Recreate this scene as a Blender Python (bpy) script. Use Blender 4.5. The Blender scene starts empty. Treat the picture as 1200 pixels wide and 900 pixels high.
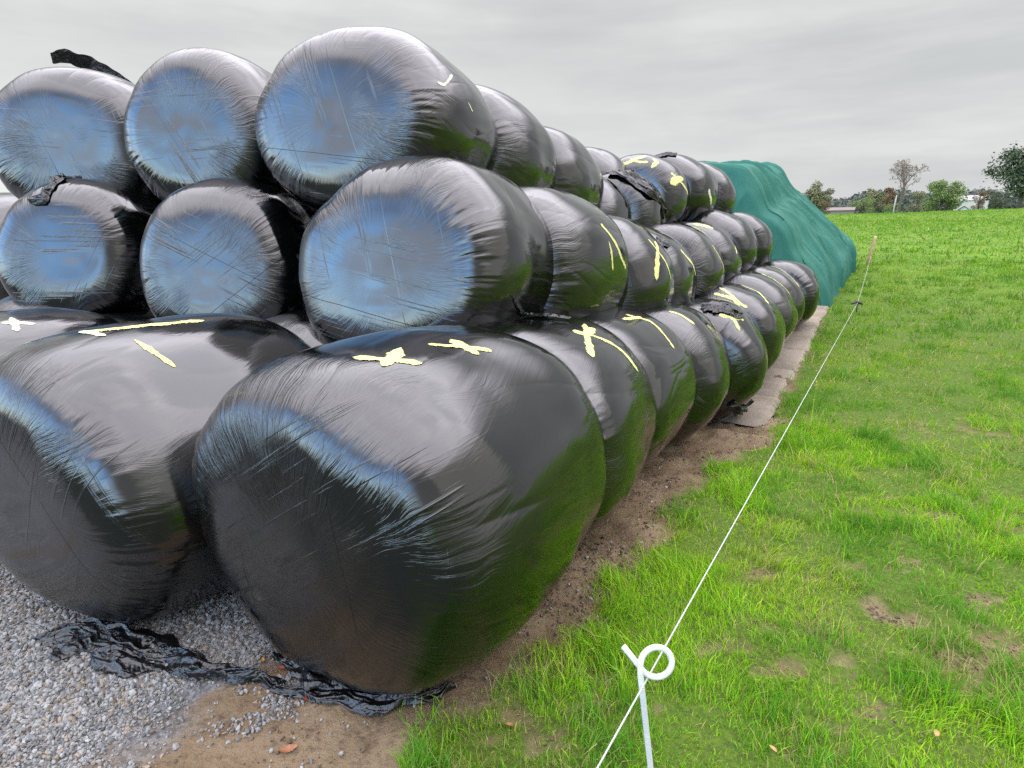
import bpy, math, random
import numpy as np
from mathutils import Vector
from mathutils.bvhtree import BVHTree

random.seed(7)
RNG = np.random.default_rng(11)
scene = bpy.context.scene
COL = scene.collection

# ------------------------------------------------------------------ camera frame
F_PX, HOR_Y, CAM_H = 657.0, 283.6, 1.665
PIT = math.atan((450 - HOR_Y) / F_PX)
CP, SP_ = math.cos(PIT), math.sin(PIT)
ROW = math.radians(33.41)
CR, SR = math.cos(ROW), math.sin(ROW)
CAM = Vector((0, 0, CAM_H))


def rc(D, l):
    """row coordinates (distance along the stack, metres right of the camera's line) -> world x, y"""
    return D * SR + l * CR, D * CR - l * SR


def pix(x, y):
    r, u = (x - 600) / F_PX, (450 - y) / F_PX
    return Vector((r, CP + u * SP_, -SP_ + u * CP))


def ray_z(x, y, z):
    d = pix(x, y)
    return CAM + d * ((z - CAM_H) / d.z)


def ray_D(x, y, D):
    d = pix(x, y)
    return CAM + d * (D / (d.x * SR + d.y * CR))


def ray_depth(x, y, s):
    return CAM + pix(x, y) * s


# ------------------------------------------------------------------ noise
def _h(ix, iy, iz, seed):
    n = (ix * 374761393 + iy * 668265263 + iz * 2147483647 + seed * 974711) & 0xFFFFFFFF
    n = ((n ^ (n >> 13)) * 1274126177) & 0xFFFFFFFF
    n = ((n ^ (n >> 16)) * 2246822519) & 0xFFFFFFFF
    return ((n ^ (n >> 15)) & 0xFFFFFF) / float(0xFFFFFF)


def noise(x, y, z=0.0, seed=0):
    x = np.asarray(x, float); y = np.asarray(y, float) + 0 * x; z = np.asarray(z, float) + 0 * x
    xi, yi, zi = np.floor(x), np.floor(y), np.floor(z)
    fx, fy, fz = x - xi, y - yi, z - zi
    xi, yi, zi = xi.astype(np.int64), yi.astype(np.int64), zi.astype(np.int64)
    fx, fy, fz = [v * v * v * (v * (v * 6 - 15) + 10) for v in (fx, fy, fz)]
    r = 0
    for dz in (0, 1):
        wz = fz if dz else 1 - fz
        for dy in (0, 1):
            wy = fy if dy else 1 - fy
            for dx in (0, 1):
                wx = fx if dx else 1 - fx
                r = r + wx * wy * wz * _h(xi + dx, yi + dy, zi + dz, seed)
    return r * 2 - 1


def fbm(x, y, z=0.0, seed=0, octs=4, gain=.5):
    a, s, r = 1.0, 1.0, 0
    for o in range(octs):
        r = r + a * noise(np.asarray(x) * s, np.asarray(y) * s, np.asarray(z) * s, seed + o * 17)
        a *= gain; s *= 2.03
    return r


def sstep(a, b, x):
    t = np.clip((np.asarray(x, float) - a) / (b - a), 0, 1)
    return t * t * (3 - 2 * t)


# ------------------------------------------------------------------ mesh helpers
def mesh_np(name, V, quads=None, tris=None, smooth=True):
    V = np.asarray(V, np.float32).reshape(-1, 3)
    me = bpy.data.meshes.new(name)
    fl, ls = [], []
    nq = 0 if quads is None else len(quads)
    nt = 0 if tris is None else len(tris)
    loops = []
    if nq: loops.append(np.asarray(quads, np.int32).ravel())
    if nt: loops.append(np.asarray(tris, np.int32).ravel())
    loops = np.concatenate(loops)
    me.vertices.add(len(V)); me.vertices.foreach_set('co', V.ravel())
    me.loops.add(len(loops)); me.loops.foreach_set('vertex_index', loops)
    me.polygons.add(nq + nt)
    st = np.concatenate([np.arange(nq) * 4, nq * 4 + np.arange(nt) * 3]).astype(np.int32)
    me.polygons.foreach_set('loop_start', st)
    me.polygons.foreach_set('use_smooth', np.full(nq + nt, smooth, bool))
    me.update(calc_edges=True)
    me.validate()
    return me


def attr(me, name, vals, kind='FLOAT'):
    a = me.attributes.new(name, kind, 'POINT')
    a.data.foreach_set('value' if kind == 'FLOAT' else 'color', np.asarray(vals, np.float32).ravel())


def grid_quads(nu, nv, wrap_u=False):
    """vertex (i,j) = i*nv + j"""
    i = np.arange(nu if wrap_u else nu - 1)[:, None]; j = np.arange(nv - 1)[None]
    i2 = (i + 1) % nu
    return np.stack([i * nv + j, i2 * nv + j, i2 * nv + j + 1, i * nv + j + 1], -1).reshape(-1, 4)


def link(name, me, mat=None, parent=None, loc=None, rotz=0):
    o = bpy.data.objects.new(name, me)
    COL.objects.link(o)
    if mat is not None and me is not None: me.materials.append(mat)
    if loc is not None: o.location = loc
    if rotz: o.rotation_euler = (0, 0, rotz)
    if parent is not None: o.parent = parent
    return o


def tag(o, label=None, cat=None, group=None, kind=None):
    if label: o['label'] = label
    if cat: o['category'] = cat
    if group: o['group'] = group
    if kind: o['kind'] = kind
    return o


class MB:
    def __init__(s): s.v = []; s.q = []; s.t = []; s.n = 0
    def add(s, V, q=None, t=None):
        V = np.asarray(V, float).reshape(-1, 3); s.v.append(V)
        if q is not None and len(q): s.q.append(np.asarray(q) + s.n)
        if t is not None and len(t): s.t.append(np.asarray(t) + s.n)
        s.n += len(V)
    def box(s, x0, x1, y0, y1, z0, z1):
        V = [(x, y, z) for x in (x0, x1) for y in (y0, y1) for z in (z0, z1)]
        s.add(V, q=[(0, 1, 3, 2), (4, 6, 7, 5), (0, 4, 5, 1), (2, 3, 7, 6), (0, 2, 6, 4), (1, 5, 7, 3)])
    def tube(s, pts, rad, n=8, cap=True):
        P = np.asarray(pts, float); m = len(P)
        R = np.full(m, rad) if np.isscalar(rad) else np.asarray(rad, float)
        T = np.gradient(P, axis=0); T /= np.linalg.norm(T, axis=1)[:, None] + 1e-12
        ref = np.array([0, 0, 1.]) if abs(T[0, 2]) < .9 else np.array([1., 0, 0])
        N = np.cross(T[0], ref); N /= np.linalg.norm(N)
        a = np.linspace(0, 2 * np.pi, n, endpoint=False)
        V = np.empty((m, n, 3))
        for i in range(m):
            N = N - T[i] * (N @ T[i]); N /= np.linalg.norm(N) + 1e-12
            B = np.cross(T[i], N)
            V[i] = P[i] + R[i] * (np.cos(a)[:, None] * N + np.sin(a)[:, None] * B)
        q = [(i * n + j, i * n + (j + 1) % n, (i + 1) * n + (j + 1) % n, (i + 1) * n + j) for i in range(m - 1) for j in range(n)]
        VV = V.reshape(-1, 3); t = []
        if cap:
            VV = np.vstack([VV, P[0], P[-1]]); k = m * n
            for j in range(n):
                t.append((k, (j + 1) % n, j)); t.append((k + 1, (m - 1) * n + j, (m - 1) * n + (j + 1) % n))
        s.add(VV, q, t)
    def mesh(s, name, smooth=True):
        return mesh_np(name, np.vstack(s.v), np.vstack(s.q) if s.q else None, np.vstack(s.t) if s.t else None, smooth)


# ------------------------------------------------------------------ node helpers
def new_mat(name):
    m = bpy.data.materials.new(name); m.use_nodes = True
    nt = m.node_tree; b = nt.nodes['Principled BSDF']
    return m, nt, b


class NT:
    def __init__(s, nt): s.nt = nt
    def n(s, typ, **kw):
        nd = s.nt.nodes.new(typ)
        for k, v in kw.items():
            if hasattr(nd, k) and k not in ('inputs',): setattr(nd, k, v)
        return nd
    def L(s, a, b): s.nt.links.new(a, b)
    def val(s, inp, v):
        if hasattr(v, 'links') or hasattr(v, 'is_linked'): s.L(v, inp)
        else: inp.default_value = v
    def math(s, op, a, b=None, c=None, clamp=False):
        nd = s.n('ShaderNodeMath', operation=op); nd.use_clamp = clamp
        s.val(nd.inputs[0], a)
        if b is not None: s.val(nd.inputs[1], b)
        if c is not None: s.val(nd.inputs[2], c)
        return nd.outputs[0]
    def comb(s, x, y, z):
        nd = s.n('ShaderNodeCombineXYZ')
        for i, v in enumerate((x, y, z)): s.val(nd.inputs[i], v)
        return nd.outputs[0]
    def sep(s, v):
        nd = s.n('ShaderNodeSeparateXYZ'); s.L(v, nd.inputs[0]); return nd.outputs
    def noise(s, vec, scale=1, detail=3, rough=.5, w=None, dist=0):
        nd = s.n('ShaderNodeTexNoise')
        if w is not None: nd.noise_dimensions = '4D'; s.val(nd.inputs['W'], w)
        if vec is not None: s.L(vec, nd.inputs['Vector'])
        nd.inputs['Scale'].default_value = scale; nd.inputs['Detail'].default_value = detail
        nd.inputs['Roughness'].default_value = rough; nd.inputs['Distortion'].default_value = dist
        return nd.outputs['Fac']
    def ramp(s, f, a, b, lo=0., hi=1., smooth=True):
        nd = s.n('ShaderNodeMapRange'); nd.interpolation_type = 'SMOOTHSTEP' if smooth else 'LINEAR'
        s.val(nd.inputs[0], f)
        for i, v in enumerate((a, b, lo, hi)): nd.inputs[i + 1].default_value = v
        return nd.outputs[0]
    def mix(s, f, a, b):
        nd = s.n('ShaderNodeMix', data_type='RGBA')
        s.val(nd.inputs[0], f)
        for k, v in ((6, a), (7, b)):
            if isinstance(v, tuple): nd.inputs[k].default_value = (*v[:3], 1)
            else: s.L(v, nd.inputs[k])
        return nd.outputs[2]


# ------------------------------------------------------------------ film material
def film_material(name, crumple=False, rough=.07):
    m, nt, b = new_mat(name); N = NT(nt)
    tc = N.n('ShaderNodeTexCoord'); oi = N.n('ShaderNodeObjectInfo')
    seed = N.math('MULTIPLY', oi.outputs['Random'], 37.)
    P = tc.outputs['Object']; x, y, z = N.sep(P)
    b.inputs['IOR'].default_value = 1.80
    if crumple:
        n1 = N.noise(P, 11, 2, .5, w=seed, dist=1.6)
        n2 = N.noise(P, 34, 2, .5, w=seed, dist=1.0)
        r1 = N.math('ABSOLUTE', N.math('SUBTRACT', n1, .5))
        h = N.math('ADD', N.math('MULTIPLY', r1, 2.2), N.math('MULTIPLY', n2, .35))
        bp = N.n('ShaderNodeBump'); bp.inputs['Strength'].default_value = 1; bp.inputs['Distance'].default_value = .012
        N.L(h, bp.inputs['Height']); N.L(bp.outputs[0], b.inputs['Normal'])
        b.inputs['Roughness'].default_value = .30; b.inputs['IOR'].default_value = 1.6
        b.inputs['Base Color'].default_value = (.004, .004, .0045, 1)
        return m
    r2 = N.math('ADD', N.math('MULTIPLY', x, x), N.math('MULTIPLY', z, z))
    r = N.math('SQRT', N.math('ADD', r2, 1e-4))
    cx, cz = N.math('DIVIDE', x, r), N.math('DIVIDE', z, r)
    ay = N.math('ABSOLUTE', y)
    along = N.math('SUBTRACT', y, N.math('MULTIPLY', N.math('SIGN', y), r))
    # slight warp so the streaks wander
    wob = N.noise(P, 2.5, 2, .5, w=seed)
    wob = N.math('MULTIPLY', N.math('SUBTRACT', wob, .5), .5)
    cxw, czw = N.math('ADD', cx, N.math('MULTIPLY', wob, cz)), N.math('SUBTRACT', cz, N.math('MULTIPLY', wob, cx))
    # meridian streaks (stretch of the film over the shoulders)
    v1 = N.comb(N.math('MULTIPLY', cxw, 22.), N.math('MULTIPLY', czw, 22.), N.math('MULTIPLY', along, 1.3))
    s1 = N.noise(v1, 1, 5, .62, w=seed)
    v1b = N.comb(N.math('MULTIPLY', cxw, 75.), N.math('MULTIPLY', czw, 75.), N.math('MULTIPLY', along, 3.0))
    s1b = N.noise(v1b, 1, 3, .6, w=seed)
    # helical streaks from the crossing wraps
    vr = N.n('ShaderNodeVectorRotate', rotation_type='Y_AXIS'); N.L(P, vr.inputs[0])
    N.L(N.math('ADD', N.math('MULTIPLY', y, .55), seed), vr.inputs['Angle'])
    hx, hy_, hz = N.sep(vr.outputs[0])
    v2 = N.comb(N.math('MULTIPLY', N.math('DIVIDE', hx, r), 42.), N.math('MULTIPLY', N.math('DIVIDE', hz, r), 42.), N.math('MULTIPLY', y, 1.1))
    s2 = N.noise(v2, 1, 4, .65, w=seed)
    # parallel chord creases on the end faces, in two wrap directions
    def chord(off, k):
        vr = N.n('ShaderNodeVectorRotate', rotation_type='Y_AXIS'); N.L(P, vr.inputs[0])
        N.L(N.math('ADD', N.math('MULTIPLY', oi.outputs['Random'], 5.0), off), vr.inputs['Angle'])
        a, _, c = N.sep(vr.outputs[0])
        nz = N.noise(N.comb(N.math('MULTIPLY', a, k), 0., N.math('MULTIPLY', c, 1.1)), 1, 4, .6, w=seed)
        msk = N.ramp(N.noise(N.comb(N.math('MULTIPLY', a, 5.), 0., N.math('MULTIPLY', c, 1.6)), 1, 1, .5, w=N.math('ADD', seed, off)), .50, .64)
        line = N.ramp(nz, .56, .66)
        return N.math('MULTIPLY', line, msk), a, c
    c1, a1, _ = chord(-.4, 46.); c2, a2, _ = chord(.7, 60.)
    face = N.ramp(ay, .50, .60)
    shoulder = N.math('MULTIPLY', N.ramp(ay, .30, .48), N.ramp(r, .26, .46))
    # ruffle patches where the film gathers
    patch = N.ramp(N.noise(P, 2.3, 2, .5, w=N.math('ADD', seed, 5.)), .46, .64)
    amt = N.math('ADD', N.math('MULTIPLY', patch, .24), .03)
    amt = N.math('ADD', amt, N.math('MULTIPLY', shoulder, N.math('ADD', N.math('MULTIPLY', patch, .62), .12)))
    amt = N.math('ADD', amt, N.math('MULTIPLY', face, N.math('MULTIPLY', N.ramp(N.noise(P, 3.4, 2, .5, w=N.math('ADD', seed, 3.)), .44, .64), .40)))
    amt = N.math('MULTIPLY', amt, N.ramp(r, .06, .30))
    h = N.math('MULTIPLY', N.math('SUBTRACT', s1, .5), N.math('MULTIPLY', amt, .8))
    h = N.math('ADD', h, N.math('MULTIPLY', N.math('SUBTRACT', s1b, .5), N.math('MULTIPLY', amt, .42)))
    h = N.math('ADD', h, N.math('MULTIPLY', N.math('SUBTRACT', s2, .5), N.math('MULTIPLY', N.math('SUBTRACT', 1., face), .06)))
    h = N.math('ADD', h, N.math('MULTIPLY', N.math('ADD', c1, N.math('MULTIPLY', c2, .35)), N.math('MULTIPLY', face, .26)))
    micro = N.noise(P, 160, 2, .5)
    h = N.math('ADD', h, N.math('MULTIPLY', micro, .003))
    # lap edge of one wrap on another: a tiny step
    lap = N.ramp(N.math('ADD', a1, N.math('MULTIPLY', wob, .03)), .10, .104)
    lap2 = N.ramp(N.math('ADD', a2, N.math('MULTIPLY', wob, .04)), -.22, -.216)
    h = N.math('ADD', h, N.math('MULTIPLY', N.math('ADD', lap, lap2), N.math('MULTIPLY', face, .10)))
    bp = N.n('ShaderNodeBump'); bp.inputs['Strength'].default_value = 1.; bp.inputs['Distance'].default_value = .0085
    N.L(h, bp.inputs['Height']); N.L(bp.outputs[0], b.inputs['Normal'])
    # whitened stretch marks + dust
    scr = N.math('MULTIPLY', N.ramp(s1b, .60, .74), N.ramp(N.noise(P, 3.1, 2, .5, w=N.math('ADD', seed, 9.)), .52, .68))
    dust = N.math('MULTIPLY', N.ramp(N.noise(P, 30, 5, .7, w=seed), .5, .75), .5)
    low = N.ramp(z, -.35, -.62)
    f = N.math('MAXIMUM', N.math('MULTIPLY', scr, .55), N.math('MULTIPLY', N.math('MULTIPLY', low, dust), .6))
    colr = N.mix(f, (.0022, .0025, .0025), (.050, .050, .052))
    N.L(colr, b.inputs['Base Color'])
    ro = N.math('ADD', N.math('ADD', rough, N.math('MULTIPLY', patch, .05)), N.math('MULTIPLY', scr, .2))
    ro = N.math('ADD', ro, N.math('MULTIPLY', N.math('MULTIPLY', low, dust), .25))
    N.L(ro, b.inputs['Roughness'])
    return m


FILM = film_material('black_film')
CRUMPLE = film_material('crumpled_black_film', True)


def simple(name, color, rough=.6, bump=0, bscale=40, var=.0, vscale=8, metallic=0, spec=None):
    m, nt, b = new_mat(name); N = NT(nt)
    tc = N.n('ShaderNodeTexCoord'); P = tc.outputs['Object']
    b.inputs['Roughness'].default_value = rough; b.inputs['Metallic'].default_value = metallic
    if var:
        n = N.noise(P, vscale, 4, .6)
        N.L(N.mix(N.ramp(n, .3, .7), tuple(c * (1 - var) for c in color), tuple(min(1, c * (1 + var)) for c in color)), b.inputs['Base Color'])
    else: b.inputs['Base Color'].default_value = (*color, 1)
    if bump:
        bp = N.n('ShaderNodeBump'); bp.inputs['Distance'].default_value = bump; bp.inputs['Strength'].default_value = 1
        N.L(N.noise(P, bscale, 4, .6), bp.inputs['Height']); N.L(bp.outputs[0], b.inputs['Normal'])
    if spec is not None: b.inputs['Specular IOR Level'].default_value = spec
    return m


PAINT = simple('yellow_spray_paint', (.63, .63, .21), .55, .002, 120, .10, 60)
WHITEPAINT = simple('pale_spray_paint', (.66, .66, .46), .55, .002, 120, .08, 60)

for m in (PAINT, WHITEPAINT):   # sprayed paint thins out into speckles at its rim
    N = NT(m.node_tree); P = N.n('ShaderNodeTexCoord').outputs['Object']; a = N.n('ShaderNodeAttribute', attribute_name='rim').outputs['Fac']
    al = N.ramp(N.math('SUBTRACT', N.math('ADD', N.noise(P, 110, 3, .7), .38), a), -.03, .10)
    N.L(al, m.node_tree.nodes['Principled BSDF'].inputs['Alpha'])

# ------------------------------------------------------------------ terrain
PROF_D = [-400, -30, 0, 1.5, 2.7, 3.7, 4.8, 6, 7.3, 8.5, 9.8, 11, 12.5, 14.4, 18, 22, 30, 40, 55, 70, 90, 120, 200, 400, 900]
PROF_Z = [0, 0, .05, .05, .02, -.03, -.09, -.13, -.08, 0, .06, .13, .24, .40, .78, 1.10, 1.72, 2.42, 3.42, 4.35, 5.05, 5.2, 6.0, 11, 18]
_pd = np.array(PROF_D, float); _pz = np.array(PROF_Z, float)
_m = np.gradient(_pz, _pd)


def prof(D):
    D = np.clip(np.asarray(D, float), _pd[0], _pd[-1])
    i = np.clip(np.searchsorted(_pd, D) - 1, 0, len(_pd) - 2)
    h = _pd[i + 1] - _pd[i]; t = (D - _pd[i]) / h
    return (2 * t**3 - 3 * t**2 + 1) * _pz[i] + (t**3 - 2 * t**2 + t) * h * _m[i] + (-2 * t**3 + 3 * t**2) * _pz[i + 1] + (t**3 - t**2) * h * _m[i + 1]


GB_D = np.array([-40, -2, 1.04, 1.24, 1.57, 1.77, 2.27, 2.8, 3.44, 4.36, 5.19, 5.6, 6.0, 7.25, 10.8, 13.0, 13.3, 15.0, 20.5, 24, 26], float)
GB_L = np.array([-.9, -1.05, -1.10, -1.0, -.97, -.99, -.97, -.92, -.92, -.86, -.74, -.70, -.76, -.82, -.90, -.98, -1.7, -2.0, -2.4, -3, -60], float)


def grass_edge(D, l):
    """signed: > 0 on the grass side (metres)"""
    n = fbm(D * 3.1, l * 3.1, 0, 3, 3) * .09 + noise(D * 11, l * 11, 0, 9) * .03
    return l - np.interp(D, GB_D, GB_L) + n


def gravel_mask(x, y, D, l):
    # yard gravel: left of a wandering line running from the front bales to the camera
    e = np.interp(l, [-9, -3.7, -2.3, -2.05, -1.95, -1.85, -1.7, -1.5], [9, 9, 9, 3.2, 2.2, .90, .66, .4])
    n = fbm(x * 2.6, y * 2.6, 0, 21, 4) * .16
    yard = (-1.83 - l) + n
    return yard


PATCHES = []
for px, py, rx_, ry_ in ((1110, 592, .15, .09), (960, 748, .20, .08), (1145, 690, .13, .10), (905, 661, .07, .05), (1120, 770, .16, .07),
                         (1010, 850, .12, .05), (1060, 650, .1, .05), (1030, 720, .12, .06), (1150, 760, .16, .08), (930, 880, .08, .05),
                         (640, 870, .13, .06), (700, 820, .12, .05), (1085, 487, .16, .05)):
    p = ray_z(px, py, 0.03)
    PATCHES.append((p.x, p.y, rx_ * p.y * .62, ry_ * p.y * .62))


def bare(x, y):
    r = np.zeros_like(x)
    wx = fbm(x * 4.5, y * 4.5, 0, 31, 5, .6) * .85 + .15
    for cx, cy, a, b in PATCHES:
        q = np.sqrt(((x - cx) / (a * 1.7)) ** 2 + ((y - cy) / (b * 1.9)) ** 2) + wx
        r = np.maximum(r, 1 - sstep(.35, 1.3, q))
    if r.max() <= 0: return r
    brk = fbm(x * 9, y * 11, 0, 37, 4, .6)
    return r * sstep(-.30, .30, brk)


def ground_z(x, y, fine=True):
    x = np.asarray(x, float); y = np.asarray(y, float)
    D = x * SR + y * CR; l = x * CR - y * SR
    dist = np.hypot(x, y)
    z = prof(D) + .004 * np.clip(l, -30, 80) * sstep(20, 80, D)
    z = z + fbm(x * .22, y * .22, 0, 5, 2) * .05 * sstep(3, 15, np.abs(l + 1)) * sstep(0, 10, D)
    z = z + fbm(x * .05, y * .05, 0, 6, 2) * .25 * sstep(25, 70, D)
    if fine:
        ge = grass_edge(D, l); gr = sstep(-.05, .15, ge)
        near = 1 - sstep(8, 30, dist)
        yard = sstep(0, .1, gravel_mask(x, y, D, l))
        dirt = (1 - gr) * (1 - yard)
        z = z + near * gr * (fbm(x * 2.5, y * 2.5, 0, 41, 3) * .022 + .012)
        z = z + near * dirt * (fbm(x * 4, y * 4, 0, 43, 6, .62) * (.012 + .022 * sstep(1.3, 2.2, D)) + np.abs(noise(x * 15, y * 15, 0, 44)) * (.010 + .016 * sstep(1.3, 2.2, D)) * (.4 + fbm(x * 3, y * 3, 0, 45, 2) ** 2 * 3))
        z = z + near * yard * fbm(x * 3, y * 3, 0, 47, 3) * .008
        z = z - near * bare(x, y) * gr * .02
    return z


def gz(x, y): return float(ground_z(np.array([x]), np.array([y]))[0])


def build_ground():
    n = 760
    def warp(a, s0, far):
        k = 6.0
        return np.sinh(a * k) / np.sinh(k) * far
    u = np.linspace(-1, 1, n); v = np.linspace(0, 1, n)
    # centre the fine cells ahead of the camera
    X = warp(u, 0, 620) + .0
    Y = np.concatenate([-(np.sinh(np.linspace(1, 0, 130, endpoint=False) * 6) / np.sinh(6)) * 420, np.sinh(np.linspace(0, 1, n) * 6.2) / np.sinh(6.2) * 900])
    Y = Y + 1.3 * (1 / (1 + np.abs(Y) / 40)); 
    Y = np.unique(Y)
    gx, gy = np.meshgrid(X, Y, indexing='ij')
    x, y = gx.ravel(), gy.ravel()
    D = x * SR + y * CR; l = x * CR - y * SR
    z = ground_z(x, y)
    me = mesh_np('ground', np.stack([x, y, z], 1), grid_quads(len(X), len(Y))[:, ::1])
    grs = np.clip(sstep(-.03, .06, grass_edge(D, l)) - .8 * sstep(.45, .95, bare(x, y) + .3 * fbm(x * 9, y * 9, 0, 33, 3)) * (bare(x, y) > .05), 0, 1)
    attr(me, 'grass', grs)
    attr(me, 'dark', sstep(.95, .75, y + .1 * fbm(x * 3, y * 3, 0, 36, 3)) * sstep(2.0, 1.0, l) + (1 - sstep(.95, .75, y)) * sstep(1.36, 1.2, y + .06 * fbm(x * 3, y * 3, 0, 36, 3)) * sstep(-.85, -1.1, l))  # out-of-view ground by the camera, darkened so the bale ends mirror it dark
    attr(me, 'yard', sstep(-.04, .05, gravel_mask(x, y, D, l)) * (1 - sstep(14, 30, D)))
    me.polygons.foreach_get  # noqa
    m, nt, b = new_mat('ground'); N = NT(nt)
    tc = N.n('ShaderNodeTexCoord'); P = tc.outputs['Object']
    ag = N.n('ShaderNodeAttribute', attribute_name='grass'); ay = N.n('ShaderNodeAttribute', attribute_name='yard')
    # meadow
    n1 = N.noise(P, .35, 4, .6); n2 = N.noise(P, 1.9, 5, .75); n3 = N.noise(P, 38, 3, .7)
    meadow = N.mix(N.ramp(n1, .35, .65), (.080, .162, .009), (.112, .205, .011))
    meadow = N.mix(N.ramp(n2, .45, .72), meadow, (.048, .105, .009))
    px_, py_, pz_ = N.sep(P)
    drow = N.math('ADD', N.math('MULTIPLY', px_, SR), N.math('MULTIPLY', py_, CR))
    fargreen = N.ramp(drow, 10., 22.)
    soil_under = N.mix(N.ramp(n3, .3, .7), (.050, .078, .013), (.085, .140, .015))
    meadow = N.mix(fargreen, soil_under, meadow)
    # earth
    e1 = N.noise(P, 2.2, 5, .65); e2 = N.noise(P, 26, 5, .7)
    earth = N.mix(N.ramp(e1, .35, .65), (.155, .108, .062), (.225, .165, .102))
    earth = N.mix(N.ramp(e2, .45, .75), earth, (.085, .060, .040))
    # gravel bed
    vo = N.n('ShaderNodeTexVoronoi'); N.L(P, vo.inputs['Vector']); vo.inputs['Scale'].default_value = 75
    g1 = N.sep(vo.outputs['Color'])[0]
    grav = N.mix(g1, (.08, .082, .085), (.22, .22, .22))
    grav = N.mix(N.ramp(N.noise(P, 3.1, 4, .6), .55, .7), grav, (.15, .115, .08))
    c = N.mix(ay.outputs['Fac'], earth, grav)
    c = N.mix(ag.outputs['Fac'], c, meadow)
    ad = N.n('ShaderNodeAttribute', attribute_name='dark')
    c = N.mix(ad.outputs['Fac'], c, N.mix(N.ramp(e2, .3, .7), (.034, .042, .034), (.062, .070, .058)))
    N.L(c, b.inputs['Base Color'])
    b.inputs['Roughness'].default_value = .9; b.inputs['Specular IOR Level'].default_value = .2
    bp = N.n('ShaderNodeBump'); bp.inputs['Distance'].default_value = .02; bp.inputs['Strength'].default_value = 1
    N.L(N.math('ADD', N.math('MULTIPLY', e2, .6), N.math('MULTIPLY', n3, .4)), bp.inputs['Height']); N.L(bp.outputs[0], b.inputs['Normal'])
    tag(link('ground', me, m), kind='structure')


build_ground()

# ------------------------------------------------------------------ bales
R0, RX, WB = .62, .697, 1.30


def bale_mesh(seed, W, res, R=R0, RXs=RX, flat=True, lean=0., ex=(.40, .74)):
    na, nt_ = res
    a = np.linspace(0, 2 * np.pi, na, endpoint=False)[:, None]
    # even spacing along the profile
    tt = np.linspace(-np.pi / 2, np.pi / 2, 2001)
    pr = np.abs(np.cos(tt)) ** ex[0]; pa = np.sign(np.sin(tt)) * np.abs(np.sin(tt)) ** ex[1]
    s = np.concatenate([[0], np.cumsum(np.hypot(np.diff(pr * R), np.diff(pa * W / 2)))]); s /= s[-1]
    q = np.linspace(0.0, 1, nt_)
    pr_, pa_ = np.interp(q, s, pr), np.interp(q, s, pa)
    tn = (q * 2 - 1)[None]
    pr_, pa_ = pr_[None], pa_[None]
    ca, sa = np.cos(a), np.sin(a)
    x, y, z = ca * pr_ * RXs, pa_ * W / 2 + 0 * a, sa * pr_ * R
    nx, ny, nz = x / RXs**2, y / (W / 2)**2 * .8, z / R**2
    ln = np.sqrt(nx**2 + ny**2 + nz**2); nx, ny, nz = nx / ln, ny / ln, nz / ln
    d = noise(x * 1.9, y * 1.9, z * 1.9, seed) * .020 + noise(x * 4.2, y * 4.2, z * 4.2, seed + 1) * .008
    d = d * (1 - .8 * sstep(.55, .72, np.abs(tn)))
    # irregular outline of the straw packed inside
    d = d + noise(ca * 2.2 + 0 * y, sa * 2.2 + 0 * y, y * 1.2, seed + 2) * .018 * sstep(.6, .9, pr_)
    # pleats at both shoulders
    w = np.exp(-((np.abs(tn) - .535) / .085) ** 2)
    msk = .08 + .92 * sstep(-.1, .55, noise(ca * 1.6 + 0 * y, sa * 1.6 + 0 * y, tn * 1.5, seed + 3))
    wv = noise(ca * 1.2, sa * 1.2, tn * 2, seed + 8) * .25
    ca2, sa2 = ca * np.cos(wv) - sa * np.sin(wv), sa * np.cos(wv) + ca * np.sin(wv)
    pl = 1 - np.abs(noise(ca2 * 8.5, sa2 * 8.5, tn * 2.2, seed + 4)) * 2
    pl2 = 1 - np.abs(noise(ca2 * 20, sa2 * 20, tn * 3.0, seed + 5)) * 2
    pl3 = noise(ca2 * 36, sa2 * 36, tn * 4.0, seed + 9)
    d = d + w * msk * (pl * .0038 + pl2 * .0024 + pl3 * .0010)
    # the film spans the stalks in long, slightly flattened panels
    th = np.arctan2(sa, ca) + tn * (.25 + .1 * (seed % 5)) + noise(ca * 1.3, sa * 1.3, tn, seed + 12) * .35
    kf = 9 + seed % 4
    fac = np.abs(np.cos(kf * th / 2)) ** .6
    th2 = np.arctan2(sa, ca) - tn * .5 + noise(ca * 1.1, sa * 1.1, tn * 1.3, seed + 13) * .5
    fac2 = np.abs(np.cos((kf + 4) * th2 / 2)) ** .5
    fm = sstep(-.3, .4, noise(ca * 1.5, sa * 1.5, tn * 1.2, seed + 14))
    d = d + sstep(.5, .9, pr_) * (1 - sstep(.5, .7, np.abs(tn))) * (fac * .0055 * fm + fac2 * .0035 * (1 - fm))
    # long soft creases over the barrel
    wb = 1 - sstep(.45, .7, np.abs(tn))
    cr = np.abs(noise(ca2 * 5, sa2 * 5, tn * 1.4, seed + 6))
    d = d - wb * (1 - sstep(0, .22, cr)) * .0012
    # end-face hollows
    fe = sstep(.62, .8, np.abs(tn))
    d = d + fe * (noise(x * 3.5, y * 2, z * 3.5, seed + 7) * .0035 + noise(x * 9, y * 2, z * 9, seed + 10) * .0014)
    x, y, z = x + nx * d, y + ny * d, z + nz * d
    y = y + lean * z * sstep(.1, -.5, tn)
    if flat:
        lim = -R * .955
        z = np.where(z < lim + .04, lim + .04 - (1 - np.exp(-(lim + .04 - z) / .03)) * .03, z)
    V = np.stack([x, y, z], -1).reshape(-1, 3)
    me = mesh_np('bale', V, grid_quads(na, nt_, True)[:, ::-1])
    return me


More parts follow.
